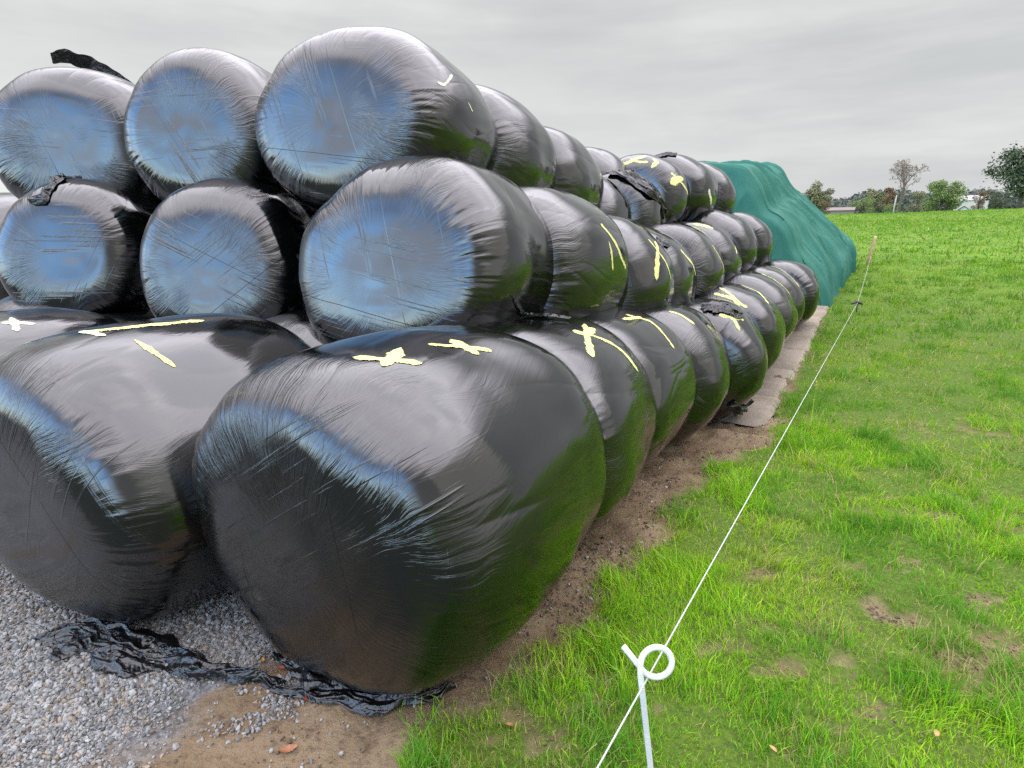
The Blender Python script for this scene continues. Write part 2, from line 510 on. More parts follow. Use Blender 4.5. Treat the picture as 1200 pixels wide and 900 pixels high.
BALES = {}
FITS = {
 "B0": [1.186, -2.645, 0.700, 22.1], "B1": [1.534, -1.479, 0.690, 28.2], "B2": [2.659, -1.639, 0.652, 22.4], "B3": [3.685, -1.724, 0.596, 31.7],
 "B4": [4.798, -1.691, 0.53, 22.5], "B5": [5.976, -1.593, 0.475, 20.8], "B6": [7.263, -1.628, 0.551, 29.6], "B7": [8.545, -1.668, 0.62, 30.0],
 "B8": [9.809, -1.718, 0.674, 29.0], "B9": [11.06, -1.636, 0.743, 26.2],
 "M0": [2.615, -4.178, 1.483, 38.4], "M00": [2.383, -6.081, 1.552, 28.0], "M1": [2.698, -2.347, 1.511, 32.8], "M2": [3.659, -2.284, 1.422, 29.1],
 "M3": [4.833, -2.267, 1.268, 24.5], "M4": [6.016, -2.404, 1.23, 24.7], "M5": [7.209, -2.378, 1.283, 24.6], "M6": [8.396, -2.453, 1.351, 25.4],
 "M7": [9.576, -2.46, 1.532, 28.7], "M8": [10.788, -2.41, 1.557, 26.8],
 "T0": [2.811, -4.461, 2.381, 34.2], "T00": [2.273, -5.503, 2.365, 18.1], "T1": [3.01, -3.048, 2.371, 21.4], "T2": [4.316, -3.259, 2.321, 22.7],
 "T3": [5.616, -3.397, 2.233, 26.2], "T4": [6.57, -3.40, 1.875, 25.1], "T5": [7.41, -3.25, 1.945, 25.9], "T6": [8.202, -3.174, 2.248, 22.8],
 "T7": [9.373, -3.125, 2.385, 31.3], "T8": [10.584, -3.102, 2.391, 22.5],
 # bales seen only in part behind the front ones
 "K0": [2.45, -2.95, 0.64, 27], "K1": [2.15, -4.15, 0.66, 24], "K2": [3.3, -4.30, 0.64, 27],
 "K3": [1.95, -5.75, 0.66, 24], "M000": [2.3, -7.6, 1.50, 26],
 "N0": [3.95, -4.35, 1.47, 30], "N1": [3.75, -5.9, 1.50, 30], "N2": [4.1, -4.75, 2.33, 28], "N3": [3.6, -5.95, 2.35, 28],
}
FITS.update({"M00": [2.22, -5.69, 1.571, -6], "T00": [2.62, -6.30, 2.466, -4], "T0": [2.871, -4.586, 2.401, 4.3], "M0": [2.601, -4.151, 1.469, 0],
 "M1": [2.731, -2.354, 1.514, 22], "T1": [3.098, -3.135, 2.406, 17.4], "B1": [1.637, -1.562, .668, 26.2], "B0": [1.284, -2.809, .659, 23.2],
 "T9": [7.6, -3.78, 2.31, 25],
 "K1": [1.13, -4.46, .64, 20], "K2": [2.1, -5.0, .52, 22]})
DIM = {"M00": (.575, 1.22, .605), "T00": (.755, 1.35, .69), "T0": (.629, 1.299, .639), "M0": (.604, 1.271, .663), "M1": (.696, 1.283, .626),
       "T1": (.734, 1.299, .599), "B1": (.725, 1.38, .655), "B0": (.713, 1.415, .644)}
LEAN = {'B1': -.06, 'B0': -.06, 'M1': .17, 'T1': .08, 'M0': .15, 'T0': .05, 'M00': .17, 'T00': .05}
WID = {"T4": 1.15, "T5": 1.15, "T6": 1.2}
LAB = {
 "B0": "large front left bale on grey gravel, with a long yellow stripe on top",
 "B1": "largest, nearest black wrapped bale, whose foot lies behind the twisted black film",
 "B2": "second ground-level bale of the outer row, one big yellow splat and stroke on its shoulder",
 "B3": "third ground-level bale of the outer row, with a thin curved yellow stroke",
 "B4": "fourth ground-level bale of the outer row, just before the one with torn film",
 "B5": "ground-level bale topped by torn crumpled film beside a yellow star",
 "B6": "ground-level bale striped by several crossing yellow lines, beside the start of the concrete strip",
 "B7": "third last ground-level bale of the outer row, dark with one yellow arc",
 "B8": "second last ground-level bale of the outer row, thin and pale edged",
 "B9": "last ground-level bale of the outer row, next to the green covered pile",
 "M0": "middle-layer bale facing the yard, left of the big pale blue reflecting middle bale",
 "M00": "middle-layer bale with a torn black flap hanging over its top edge",
 "M1": "biggest middle-layer bale, its end mirroring blue sky, above the two front bales",
 "M2": "second middle-layer bale along the row, with two long yellow streaks",
 "M3": "third middle-layer bale along the row, with a vertical yellow stroke and a slanting one",
 "M4": "narrow fourth middle-layer bale with a small black film tab on top",
 "M5": "fifth middle-layer bale, dark with thin yellow lines at its right edge",
 "M6": "sixth middle-layer bale with a yellow smear on its top",
 "M7": "second last middle-layer bale, dark grey and plain, speckled white on top",
 "M8": "last middle-layer bale, plain and nearest the green covered pile",
 "T0": "top-layer bale mirroring blue sky, between the flapped one and the tallest one",
 "T00": "leftmost top-layer bale with a loose dark flap of film sticking up behind",
 "T1": "tallest top-layer bale with two faint yellow ticks on its side",
 "T2": "top-layer bale directly behind the tallest one, plain and grey",
 "T3": "third top-layer bale along the row, plain and smaller looking",
 "T4": "narrow low bale squeezed in the dip of the top layer",
 "T5": "sunken top-layer bale half under a long black film sheet",
 "T6": "top-layer bale sprayed with yellow star and crescent marks",
 "T7": "second last top-layer bale with a dark film fold on its crown",
 "T8": "last top-layer bale, in front of the green cover's ridge",
 "T9": "top-layer bale whose crown alone shows, just left of the sheeted sunken one",
 "K0": "ground-level bale peeping out between the two big front bales",
 "K1": "ground-level bale cut by the left edge of the photo with a pale cross on top",
 "K2": "ground-level bale whose wet top just shows behind the front left bale",
 "K3": "ground-level bale deep in the shade under the leftmost middle bale",
 "M000": "middle-layer bale of which only a dark sliver shows at the left edge",
 "N0": "hidden middle-layer bale in the shade behind the left middle bales",
 "N1": "middle-layer bale in the dark gap behind the torn flap",
 "N2": "top-layer bale in the second rank behind the blue reflecting left bales",
 "N3": "top-layer bale in the second rank behind the leftmost one",
}
NEAR = {"B0", "B1", "B2", "M1", "T1", "M0", "T0", "M00", "T00", "B3", "M2"}
GROUPN = {'B': 'ground-level bales of the outer row', 'M': 'middle-layer bales', 'T': 'top-layer bales', 'K': 'ground-level bales behind the front', 'N': 'bales in the second rank'}
for i, (k, (D, l, z, psi)) in enumerate(FITS.items()):
    
    W = WID.get(k, WB)
    R = R0; RXk = RX
    if k in DIM: RXk, W, R = DIM[k]
    if k[0] == 'B' or k[0] == 'K':
        x, y = rc(D, l)
        zg = float(ground_z(np.array([x]), np.array([y]), False)[0]) if k[0] == 'B' else .03
        pass
    x, y = rc(D, l)
    me = bale_mesh(100 + i * 31, W, (640, 260) if k in NEAR else (260, 140), R, RXk, True, LEAN.get(k, 0.), (.365, .69) if k in ('B0', 'B1') else (.335, .66) if k in NEAR else (.385, .72))
    if k in ('B0', 'B1'):  # settle on the ground: lowest point touches
        pass
    o = link('silage_bale', me, FILM, loc=(x, y, z), rotz=-math.radians(psi))
    tag(o, LAB[k], 'bale', GROUPN[k[0]])
    BALES[k] = o
    o['_k'] = k
for o in BALES.values(): del o['_k']
bpy.context.view_layer.update()


def bvh_of(o):
    vs = [o.matrix_world @ v.co for v in o.data.vertices]
    return BVHTree.FromPolygons(vs, [tuple(p.vertices) for p in o.data.polygons])


_bv = {}
def BV(k):
    if k not in _bv: _bv[k] = bvh_of(BALES[k])
    return _bv[k]


def hit(k, px, py):
    """point of the bale's own skin; outside its outline: the nearest point of the skin"""
    d = pix(px, py).normalized()
    loc, nor, _, _ = BV(k).ray_cast(CAM, d)
    if loc is None:
        ctr = BALES[k].location; t = (ctr - CAM).dot(d)
        loc, nor, _, _ = BV(k).find_nearest(CAM + d * t)
    return loc, nor


def resample(P, n):
    P = np.asarray(P, float); s = np.concatenate([[0], np.cumsum(np.linalg.norm(np.diff(P, axis=0), axis=1))])
    q = np.linspace(0, s[-1], n)
    return np.stack([np.interp(q, s, P[:, i]) for i in range(P.shape[1])], 1), s[-1]


def paint(k, strokes, mat=PAINT):
    """spray strokes lying on the bale's own surface; strokes: list of (pixel polyline, width in metres)"""
    o = BALES[k]; bv = BV(k); inv = o.matrix_world.inverted()
    for si, (pl, wd) in enumerate(strokes):
        mb = MB()
        pts = [hit(k, *p)[0] for p in pl]
        P, L = resample(pts, max(6, int(len(pts) + 1)))
        n = max(8, int(L / .012)); P, L = resample(P, n); m = 9
        T = np.gradient(P, axis=0); T /= np.linalg.norm(T, axis=1)[:, None] + 1e-9
        V = np.empty((n, m, 3)); q = np.linspace(0, 1, n); wd = wd * 1.08
        edge = np.minimum(1, np.minimum(q, 1 - q) * L / (wd * .6) + .15)
        wn = .85 + .28 * noise(q * L * 14, np.full(n, si * 7.3), 0, 77) + .25 * noise(q * L * 50, np.full(n, si * 3.3), 0, 78)
        off = .10 * wd * noise(q * L * 9, np.full(n, si * 5.1), 0, 79)
        for i in range(n):
            loc, nor, _, _ = bv.find_nearest(Vector(P[i]))
            t = Vector(T[i]); b = nor.cross(t).normalized()
            for j in range(m):
                s_ = (j / (m - 1) - .5) * wd * edge[i] * max(.3, wn[i]) + off[i]
                l2, n2, _, _ = bv.find_nearest(loc + b * s_)
                hgt = .0025 if 0 < j < m - 1 else .0010
                V[i, j] = inv @ (l2 + n2 * hgt)
        mb.add(V, grid_quads(n, m))
        me = mb.mesh('paint_mark'); ee = np.maximum(np.abs(np.linspace(-1, 1, m))[None] + 0 * q[:, None], (1 - np.minimum(1, np.minimum(q, 1 - q) * L / .03))[:, None])
        attr(me, 'rim', ee.ravel()); link('paint_mark', me, mat, o)


paint('B0', [([(95, 391), (160, 383), (240, 376)], .05), ([(158, 398), (180, 413), (206, 431)], .035)])
paint('B0', [([(92, 389), (125, 394)], .04)], WHITEPAINT)
paint('B1', [([(412, 420), (455, 422), (496, 427)], .04), ([(472, 408), (463, 418), (448, 430)], .065), ([(500, 404), (540, 406), (577, 411)], .04),
             ([(528, 398), (543, 406), (562, 417)], .05)])
paint('B2', [([(671, 389), (688, 392), (700, 376)], .06), ([(686, 380), (688, 398), (694, 419)], .05), ([(690, 392), (718, 403), (748, 436)], .045)])
paint('B3', [([(733, 369), (765, 378), (790, 409)], .04), ([(728, 374), (752, 372)], .05)])
paint('B4', [([(783, 365), (800, 370), (814, 381)], .035)])
paint('B5', [([(842, 370), (858, 372), (871, 374)], .07), ([(855, 367), (862, 378), (867, 388)], .06)])
paint('B6', [([(836, 344), (858, 350), (876, 361)], .05), ([(843, 337), (858, 347), (866, 360)], .05), ([(868, 334), (888, 342), (900, 356)], .05)])
paint('B7', [([(893, 318), (915, 325), (929, 344)], .05)])
paint('B8', [([(903, 311), (925, 317), (936, 336)], .04)])
paint('M2', [([(703, 262), (722, 288), (733, 315)], .042), ([(713, 282), (717, 300), (718, 318)], .038)])
paint('M3', [([(759, 280), (775, 300), (786, 328)], .03), ([(768, 283), (769, 305), (769, 329)], .06)])
paint('M4', [([(797, 293), (808, 305), (815, 323)], .045)])
paint('M5', [([(834, 287), (843, 301), (848, 320)], .04)])
paint('M6', [([(812, 263), (824, 264), (836, 268)], .10), ([(861, 288), (863, 298)], .05)])
paint('T1', [([(512, 97), (520, 100), (524, 96), (530, 88)], .02), ([(548, 119), (554, 132)], .02)], WHITEPAINT)
paint('T6', [([(726, 194), (740, 189), (758, 183)], .07), ([(738, 186), (748, 190), (760, 190)], .05), ([(764, 186), (771, 190), (763, 197)], .08),
             ([(785, 215), (794, 211), (801, 210)], .10), ([(786, 202), (797, 213), (806, 228)], .05)])
paint('T7', [([(830, 222), (833, 240)], .07)], WHITEPAINT)
paint('K1', [([(0, 379), (20, 378), (43, 380)], .045), ([(14, 372), (18, 380), (20, 389)], .05)], WHITEPAINT)

# ------------------------------------------------------------------ loose film
def crumple(P, widths, seed, amp, n=None, m=26, normals=None, lift=.015, ground=True):
    """a crumpled ribbon of film along P (world points)"""
    Pr, L = resample(P, n or max(30, int(len(P) * 16))); n = len(Pr); q = np.linspace(0, 1, n)
    wd = np.interp(q, np.linspace(0, 1, len(widths)), widths)
    T = np.gradient(Pr, axis=0); T /= np.linalg.norm(T, axis=1)[:, None] + 1e-9
    if normals is None: Nn = np.tile([0, 0, 1.], (n, 1))
    else:
        Nr, _ = resample(np.hstack([np.asarray(P), np.asarray(normals)]), n); Nn = Nr[:, 3:]; Nn /= np.linalg.norm(Nn, axis=1)[:, None]
    B = np.cross(Nn, T); B /= np.linalg.norm(B, axis=1)[:, None] + 1e-9
    j = np.linspace(-1, 1, m)[None]
    ragg = 1 + (.08 if seed == 620 else .25) * noise(q * L * 9, q * 0 + 2, 0, seed + 5)[:, None] + .25 * noise(q * L * 9, q * 0 + 9, 0, seed + 6)[:, None] * np.sign(j)
    s = j * wd[:, None] * .5 * ragg
    ql = (q * L)[:, None] + 0 * j
    k = 1 - np.abs(noise(ql * 3.2 + s * 5, s * 26 + noise(ql * 2.5, s * 3, 0, seed + 9) * 1.5, 0, seed)) * 2.2
    k2 = 1 - np.abs(noise(ql * 8 - s * 9, s * 48, 0, seed + 1)) * 2.2
    k3 = noise(ql * 5, s * 8, 0, seed + 2)
    h = lift + amp * (np.clip(k, 0, 1) * .50 + np.clip(k2, 0, 1) * .38 + k3 * .3) * (1 - np.abs(j) ** 4 * .8)
    h = np.maximum(h, .003)
    side = noise(ql * 12, s * 25, 0, seed + 3) * amp * .5
    V = Pr[:, None] + B[:, None] * (s + side)[..., None] + Nn[:, None] * h[..., None]
    return V, n, m


def film_mesh(V, n, m, name):
    me = mesh_np(name, V.reshape(-1, 3), grid_quads(n, m)); return me


# long twisted strip on the ground in front
pp = [(42, 752), (72, 748), (100, 752), (130, 765), (160, 775), (200, 784), (245, 795), (300, 804), (345, 814), (390, 821), (440, 826), (490, 824), (535, 812)]
P = []
for p_ in pp:
    w_ = ray_z(*p_, .05); P.append((w_.x, w_.y, gz(w_.x, w_.y)))
V, n, m = crumple(P, [.05, .17, .25, .25, .17, .11, .08, .075, .09, .12, .10, .07, .03], 500, .046, 460, 52)
o = link('plastic_strip', film_mesh(V, n, m, 'plastic_strip'), CRUMPLE)
tag(o, 'long twisted strip of crinkled black film on the gravel and dirt before the front bales', 'plastic film')
pp = [(325, 770), (345, 783), (375, 797), (410, 806)]
P = []
for p_ in pp:
    w_ = ray_z(*p_, .09); P.append((w_.x, w_.y, gz(w_.x, w_.y) + .03))
V, n, m = crumple(P, [.03, .09, .10, .04], 520, .07, 90, 22)
tag(link('plastic_scrap', film_mesh(V, n, m, 'plastic_scrap'), CRUMPLE), 'bunched black film scrap tucked under the foot of the nearest bale', 'plastic film')


def on_bale(name, k, pl, widths, seed, amp, parent=True, lift=.012, n=90, m=18, mat=None, label=None):
    pts, nor = [], []
    for p_ in pl:
        a_, b_ = hit(k, *p_); pts.append(tuple(a_)); nor.append(tuple(b_))
    V, n, m = crumple(pts, widths, seed, amp, n, m, nor, lift)
    bv = BV(k); V2 = V.copy()
    for i in range(n):
        for j in range(m):
            p = Vector(V[i, j]); l2, n2, _, _ = bv.find_nearest(p)
            if (p - l2).dot(n2) < .004: V2[i, j] = l2 + n2 * .006
    o = BALES[k]
    if parent:
        inv = np.array(o.matrix_world.inverted())
        V2 = V2 @ inv[:3, :3].T + inv[:3, 3]
        r_ = link(name, film_mesh(V2, n, m, name), mat or CRUMPLE, o)
        if label: r_['label'] = label
        return r_
    return link(name, film_mesh(V2, n, m, name), mat or CRUMPLE)


on_bale('film_flap', 'M00', [(38, 236), (52, 236), (60, 222), (68, 212), (80, 206), (96, 207)], [.04, .10, .09, .12, .08, .03], 540, .06)
on_bale('film_flap', 'B5', [(822, 362), (838, 361), (852, 366), (868, 371)], [.10, .26, .20, .08], 550, .06)
on_bale('film_flap', 'B5', [(858, 470), (866, 480), (878, 486), (893, 480)], [.08, .14, .12, .04], 560, .06)
on_bale('film_flap', 'M4', [(768, 281), (776, 284), (784, 290)], [.06, .14, .04], 570, .03)
on_bale('film_flap', 'T7', [(768, 184), (780, 181), (793, 182)], [.08, .20, .14], 580, .03)
on_bale('film_flap', 'B2', [(612, 370), (640, 371), (668, 376)], [.03, .08, .03], 590, .015)
o = on_bale('plastic_sheet', 'T5', [(690, 196), (712, 199), (735, 206), (760, 224), (778, 245), (786, 268)], [.10, .40, .28, .20, .15, .06], 610, .05, parent=False, lift=.03, n=140, m=30)
tag(o, 'long black film sheet draped over the sunken top-layer bale', 'plastic film')

# loose flap standing up behind the leftmost top bale
Q = [(60, 66), (82, 67), (106, 76), (136, 91), (163, 106)]
pts = []
for i_, p_ in enumerate(Q):
    w_ = ray_D(*p_, 2.85 + .17 * i_); pts.append(tuple(w_))
V, n, m = crumple(pts, [.10, .15, .17, .14, .05], 620, .02, 100, 20, [(-.1, -.93, -.32)] * 5, .0)
o = BALES['T00']; inv = np.array(o.matrix_world.inverted()); V = V.reshape(-1, 3) @ inv[:3, :3].T + inv[:3, 3]
link('film_flap', film_mesh(V, n, m, 'film_flap'), CRUMPLE, o)

# ------------------------------------------------------------------ concrete strip
def concrete():
    m, nt, b = new_mat('concrete'); N = NT(nt)
    P = N.n('ShaderNodeTexCoord').outputs['Object']
    n1 = N.noise(P, 1.6, 5, .65); n2 = N.noise(P, 40, 4, .7)
    c = N.mix(N.ramp(n1, .35, .65), (.17, .138, .10), (.25, .21, .16)); c = N.mix(N.ramp(n2, .55, .75), c, (.15, .12, .09))
    N.L(c, b.inputs['Base Color']); b.inputs['Roughness'].default_value = .85
    bp = N.n('ShaderNodeBump'); bp.inputs['Distance'].default_value = .006; N.L(n2, bp.inputs['Height']); N.L(bp.outputs[0], b.inputs['Normal'])
    mb = MB(); D = 5.75
    while D < 12.9:
        D1 = D + .95 + .5 * random.random(); nn = 16; mm = 22
        d = np.linspace(D + .008, D1 - .008, nn)[:, None]; l = np.linspace(0, 1, mm)[None]
        rgt = -.84 - .10 * sstep(9, 12.5, d) + noise(d * 3, d * 0, 0, 5) * .02 + noise(d * 13, d * 0, 0, 6) * .012
        ll = -1.75 + (rgt + 1.75) * l; dd = d + 0 * l + noise(ll * 5, D, 0, 8) * .008
        x, y = rc(dd, ll); top = prof(dd) + .062 + noise(x * 8, y * 8, 0, 7) * .003 + (random.random() - .5) * .008
        e = .05
        top = np.where((l > .999), top - e, top)
        edge = np.zeros((nn, mm)); edge[0] = edge[-1] = 1
        top = top - edge * .05
        mb.add(np.stack([x, y, top], -1), grid_quads(nn, mm)); D = D1
    o = link('concrete_strip', mb.mesh('concrete_strip'), m); tag(o, kind='structure')


concrete()

# ------------------------------------------------------------------ green cover
def green_cover():
    near = [(966, 354), (958, 332), (946, 309), (932, 291), (926, 270), (913, 250), (898, 243), (888, 220), (878, 203), (871, 194), (858, 192), (845, 193)]
    far = [(1000, 318), (1004, 303), (1003, 290), (992, 277), (978, 264), (962, 250), (950, 240), (938, 228), (926, 214), (912, 199), (900, 197), (885, 198)]
    Dn, Df = 13.2, 19.5
    def prof_pts(px, D):
        out = []
        for p_ in px:
            w = ray_D(*p_, D); out.append((w.x * CR - w.y * SR, w.z))
        L = np.array(out)
        c = L[-1, 0] - .5
        mir = [(2 * c - a, b_) for a, b_ in L[::-1]]
        return np.vstack([L, mir])
    A, B = prof_pts(near, Dn), prof_pts(far, Df)
    A[0, 1] = min(A[0, 1], .28); A[-1, 1] = .28; B[0, 1] = .85; B[-1, 1] = .85
    nv = 420; A, _ = resample(A, nv); B, _ = resample(B, nv)
    def smooth(a, k):
        for _ in range(k): a[1:-1] = (a[:-2] + a[1:-1] * 2 + a[2:]) / 4
        return a
    A, B = smooth(A, 30), smooth(B, 30)
    ncap, nb, nc2 = 60, 260, 30
    rows = []
    s = np.linspace(0, 1, nv)
    cenA = np.array([A[:, 0].mean(), .3]); cenB = np.array([B[:, 0].mean(), .8])
    def ring(pl, cen, k): return cen + (pl - cen) * k
    for i in range(ncap):
        t = i / ncap; k = t; a = ring(A, cenA, k)
        rows.append((np.full(nv, Dn - .0 + .25 * t ** 6), a[:, 0], a[:, 1]))
    for i in range(nb):
        t = i / (nb - 1); a = A * (1 - t) + B * t
        # seven bale-width swellings along the run
        D = Dn + .25 + (Df - Dn - .25) * t
        sw = .10 * np.abs(np.sin(np.pi * (D - Dn + .5 * s) / 1.25)) ** .7 - .07
        cc = np.array([a[:, 0].mean(), .3]); dv = a - cc; dl = np.linalg.norm(dv, axis=1)[:, None] + 1e-6
        a = a + dv / dl * sw[:, None]
        rows.append((np.full(nv, D), a[:, 0], a[:, 1]))
    for i in range(nc2):
        t = 1 - (i + 1) / nc2; a = ring(B, cenB, t)
        rows.append((np.full(nv, Df + .2 * (1 - t)), a[:, 0], a[:, 1]))
    D = np.array([r[0] for r in rows]); l = np.array([r[1] for r in rows]); z = np.array([r[2] for r in rows])
    x, y = rc(D, l)
    Pn = np.stack([x, y, z], -1)
    du = np.gradient(Pn, axis=0); dv = np.gradient(Pn, axis=1); Nn = np.cross(dv, du); Nn /= np.linalg.norm(Nn, axis=-1)[..., None] + 1e-9
    cen = np.array([x.mean(), y.mean(), 1.0]); sg = np.sign(((Pn - cen) * Nn).sum(-1).mean()); Nn *= sg
    S = s[None] * 12 + 0 * D
    wig = noise(D * .8, S * .5, 0, 3) * .6
    f1 = 1 - np.abs(noise((D + wig * .35) * 3.2, S * .45, 0, 11)) * 2
    f2 = 1 - np.abs(noise((D + wig * .4) * 7.5, S * .8, 0, 12)) * 2
    f3 = noise(x * 1.6, y * 1.6, z * 1.6, 13)
    body = sstep(0, 1, (np.arange(len(rows))[:, None] - ncap * .7) / (ncap * .3))
    d = (f1 * .075 + f2 * .045) * (.25 + .75 * body) + f3 * .05 + (1 - body) * (1 - np.abs(noise(x * 3.3 + z, z * 1.2, 0, 15)) * 2) * .02
    Pn = Pn + Nn * d[..., None]
    x, y, z = Pn[..., 0], Pn[..., 1], Pn[..., 2]
    g = ground_z(x.ravel(), y.ravel(), False).reshape(x.shape)
    z = np.maximum(z, g - .05); Pn = np.stack([x, y, z], -1)
    me = mesh_np('net_cover', Pn.reshape(-1, 3), grid_quads(len(rows), nv))
    m, nt, b = new_mat('green_net'); N = NT(nt); P = N.n('ShaderNodeTexCoord').outputs['Object']
    n1 = N.noise(P, 1.2, 4, .6); n2 = N.noise(P, 90, 2, .5)
    c = N.mix(N.ramp(n1, .3, .7), (.024, .122, .088), (.042, .168, .124)); c = N.mix(N.math('MULTIPLY', n2, .4), c, (.006, .060, .043))
    N.L(c, b.inputs['Base Color']); b.inputs['Roughness'].default_value = .7; b.inputs['Specular IOR Level'].default_value = .2
    bp = N.n('ShaderNodeBump'); bp.inputs['Distance'].default_value = .004; N.L(n2, bp.inputs['Height']); N.L(bp.outputs[0], b.inputs['Normal'])
    pass
    cx, cy = rc(15, -3.5)
    me.transform(__import__('mathutils').Matrix.Translation((-cx, -cy, 0)))
    o = link('covered_pile', me, m, loc=(cx, cy, 0))
    tag(o, 'long pile under a draped teal green net cover, beyond the bale stack', 'covered pile')
    return o


green_cover()

# ------------------------------------------------------------------ fence: pigtail post, string, stake
loop_c = ray_depth(769, 778, .78)
WHITE = simple('white_coated_steel', (.60, .62, .58), .4, .0008, 60, .03, 20)
def pigtail():
    # plane of the loop faces the camera roughly; built in its own frame (a = sideways, b = up)
    base = Vector((.365, .72, 0)); base.z = gz(base.x, base.y) - .05
    right = Vector((.97, -.12, .05)).normalized(); upv = Vector((0.05, .35, .93)).normalized()
    R = .0222
    def P2(a, b_, off=0): return loop_c + right * a + upv * b_ + Vector((0, -1, .1)) * off
    pts = []
    for t in np.linspace(0, 1, 24): # shaft from ground up to the left flank of the loop
        top = P2(-R, -.012, .004)
        bend = Vector((math.sin(t * math.pi) * -.006, 0, 0))
        pts.append(base.lerp(top, t) + bend)
    for a in np.linspace(math.pi, -math.pi * .80, 44): # over the top, round clockwise
        k = (math.pi - a) / (1.8 * math.pi)
        pts.append(P2(R * math.cos(a), R * math.sin(a), .004 - .014 * k))
    last = P2(R * math.cos(-math.pi * .80), R * math.sin(-math.pi * .80), -.010)
    end = P2(-R - .021, .015, -.012)
    for t in np.linspace(.12, 1, 10): pts.append(last.lerp(end, t))
    mb = MB(); mb.tube([tuple(p) for p in pts], .0043, 12)
    o = link('pigtail_post', mb.mesh('pigtail_post'), WHITE)
    tag(o, 'white pigtail fence post with a looped top holding the string', 'fence post')


pigtail()
# the string
p_near = ray_depth(700, 900, .70); p_loop = ray_depth(763, 787, .79)
p_bend = ray_D(1005, 355, 13.2); p_bend.z = max(p_bend.z, gz(p_bend.x, p_bend.y) + .05)
d_ = (p_near - p_loop); p_start = p_near + d_ * 12
p_end = ray_D(1021, 300, 20.5)
zg_end = gz(p_end.x, p_end.y)
mb = MB()
def sag(a, b_, n, s): return [tuple(a.lerp(b_, t) + Vector((0, 0, -s * 4 * t * (1 - t)))) for t in np.linspace(0, 1, n)]
path = sag(p_start, p_loop, 6, 0) + sag(p_loop, p_bend, 40, .0)[1:] + sag(p_bend, p_end, 12, .02)[1:]
P, L = resample(path, 160); mb.tube(P, .0010 + .0015 * np.linspace(0, 1, 160) ** .7, 6)
m, nt, b = new_mat('white_string'); N = NT(nt); Pc = N.n('ShaderNodeTexCoord').outputs['Object']
b.inputs['Base Color'].default_value = (.58, .60, .57, 1); b.inputs['Roughness'].default_value = .6
wv = N.n('ShaderNodeTexWave'); wv.inputs['Scale'].default_value = 160; N.L(Pc, wv.inputs['Vector'])
bp = N.n('ShaderNodeBump'); bp.inputs['Distance'].default_value = .001; N.L(wv.outputs['Fac'], bp.inputs['Height']); N.L(bp.outputs[0], b.inputs['Normal'])
o = link('fence_string', mb.mesh('fence_string'), m); tag(o, 'thin white electric fence string running along the grass beside the stack', 'string')
mb = MB(); mb.tube([tuple(p_bend + Vector((-.12, 0, -.02))), tuple(p_bend + Vector((-.03, 0, .02))), tuple(p_bend + Vector((.05, 0, .0))), tuple(p_bend + Vector((.11, .02, -.03)))], [.015, .028, .03, .012], 10)
mb.tube([tuple(p_bend + Vector((.0, 0, -.30))), tuple(p_bend + Vector((.0, 0, .03)))], .012, 8)
tag(link('string_peg', mb.mesh('string_peg'), simple('dark_rubber', (.03, .03, .03), .6, .002)), 'small dark peg in the grass where the fence string bends', 'peg')
mb = MB(); sx = p_end
mb.tube([(sx.x - .10, sx.y, zg_end - .2), (sx.x - .03, sx.y, zg_end + .35), (sx.x + .03, sx.y, zg_end + .70), (sx.x + .04, sx.y, zg_end + .86)], [.06, .052, .05, .035], 9)
tag(link('wooden_stake', mb.mesh('wooden_stake'), simple('weathered_wood', (.36, .27, .13), .8, .004, 30, .25, 12)), 'slightly leaning pale wooden stake at the far end of the string', 'stake')

# ------------------------------------------------------------------ fallen leaves
LEAFC = {'brown': (.34, .15, .07), 'red': (.30, .06, .03), 'yellow': (.55, .28, .03), 'tan': (.45, .26, .10), 'dark': (.16, .07, .03)}
LM = {k: simple('leaf_' + k, c, .6, .001, 80, .3, 40) for k, c in LEAFC.items()}
leaves = [(337, 877, .030, 'brown', 'large tan-brown fallen leaf lying alone on the bare earth at the bottom', .4),
          (360, 823, .020, 'red', 'small reddish leaf on the earth just below the twisted film', 1.2),
          (308, 779, .016, 'yellow', 'small yellow-orange leaf on gravel between film and nearest bale', 2.0),
          (330, 786, .016, 'red', 'small red leaf tucked behind the twisted film', .2),
          (262, 782, .02, 'dark', 'dark curled leaf behind the twisted film on gravel', 2.6),
          (1095, 868, .020, 'tan', 'pale tan leaf in the grass at the bottom right', .9),
          (598, 850, .018, 'brown', 'slim brown leaf by the grass edge at the bottom', 2.8),
          (905, 888, .017, 'tan', 'small tan leaf in the grass at the bottom edge', 1.9)]
for px, py, sz, kc, lab, ang in leaves:
    w = ray_z(px, py, .06)
    nn, mm = 15, 9; u = np.linspace(-1, 1, nn)[:, None]; v = np.linspace(-1, 1, mm)[None]
    wd = .42 * (1 - np.abs(u) ** 2.2) * (1 + .12 * np.sin(u * 17)) + .02
    X = u * sz + 0 * v; Yv = v * wd * sz; Z = .006 + .25 * sz * (v ** 2) * (1 - u**2) + .22 * sz * u ** 2 - .03 * sz * np.cos(v * 9)
    me = mesh_np('fallen_leaf', np.stack([X, Yv + .15 * sz * u ** 2, Z], -1), grid_quads(nn, mm))
    zz = gz(w.x, w.y) + (.035 if 'grass' in lab and px > 700 else .006)
    o = link('fallen_leaf', me, LM[kc], loc=(w.x, w.y, zz), rotz=ang); o.rotation_euler = (.15, .1, ang)
    tag(o, lab, 'leaf', 'fallen leaves')

# ------------------------------------------------------------------ gravel stones
def ico():
    import bmesh
    bm = bmesh.new(); bmesh.ops.create_icosphere(bm, subdivisions=1, radius=1)
    iv = np.array([v.co[:] for v in bm.verts]); it = np.array([[v.index for v in f.verts] for f in bm.faces]); bm.free()
    return iv, it


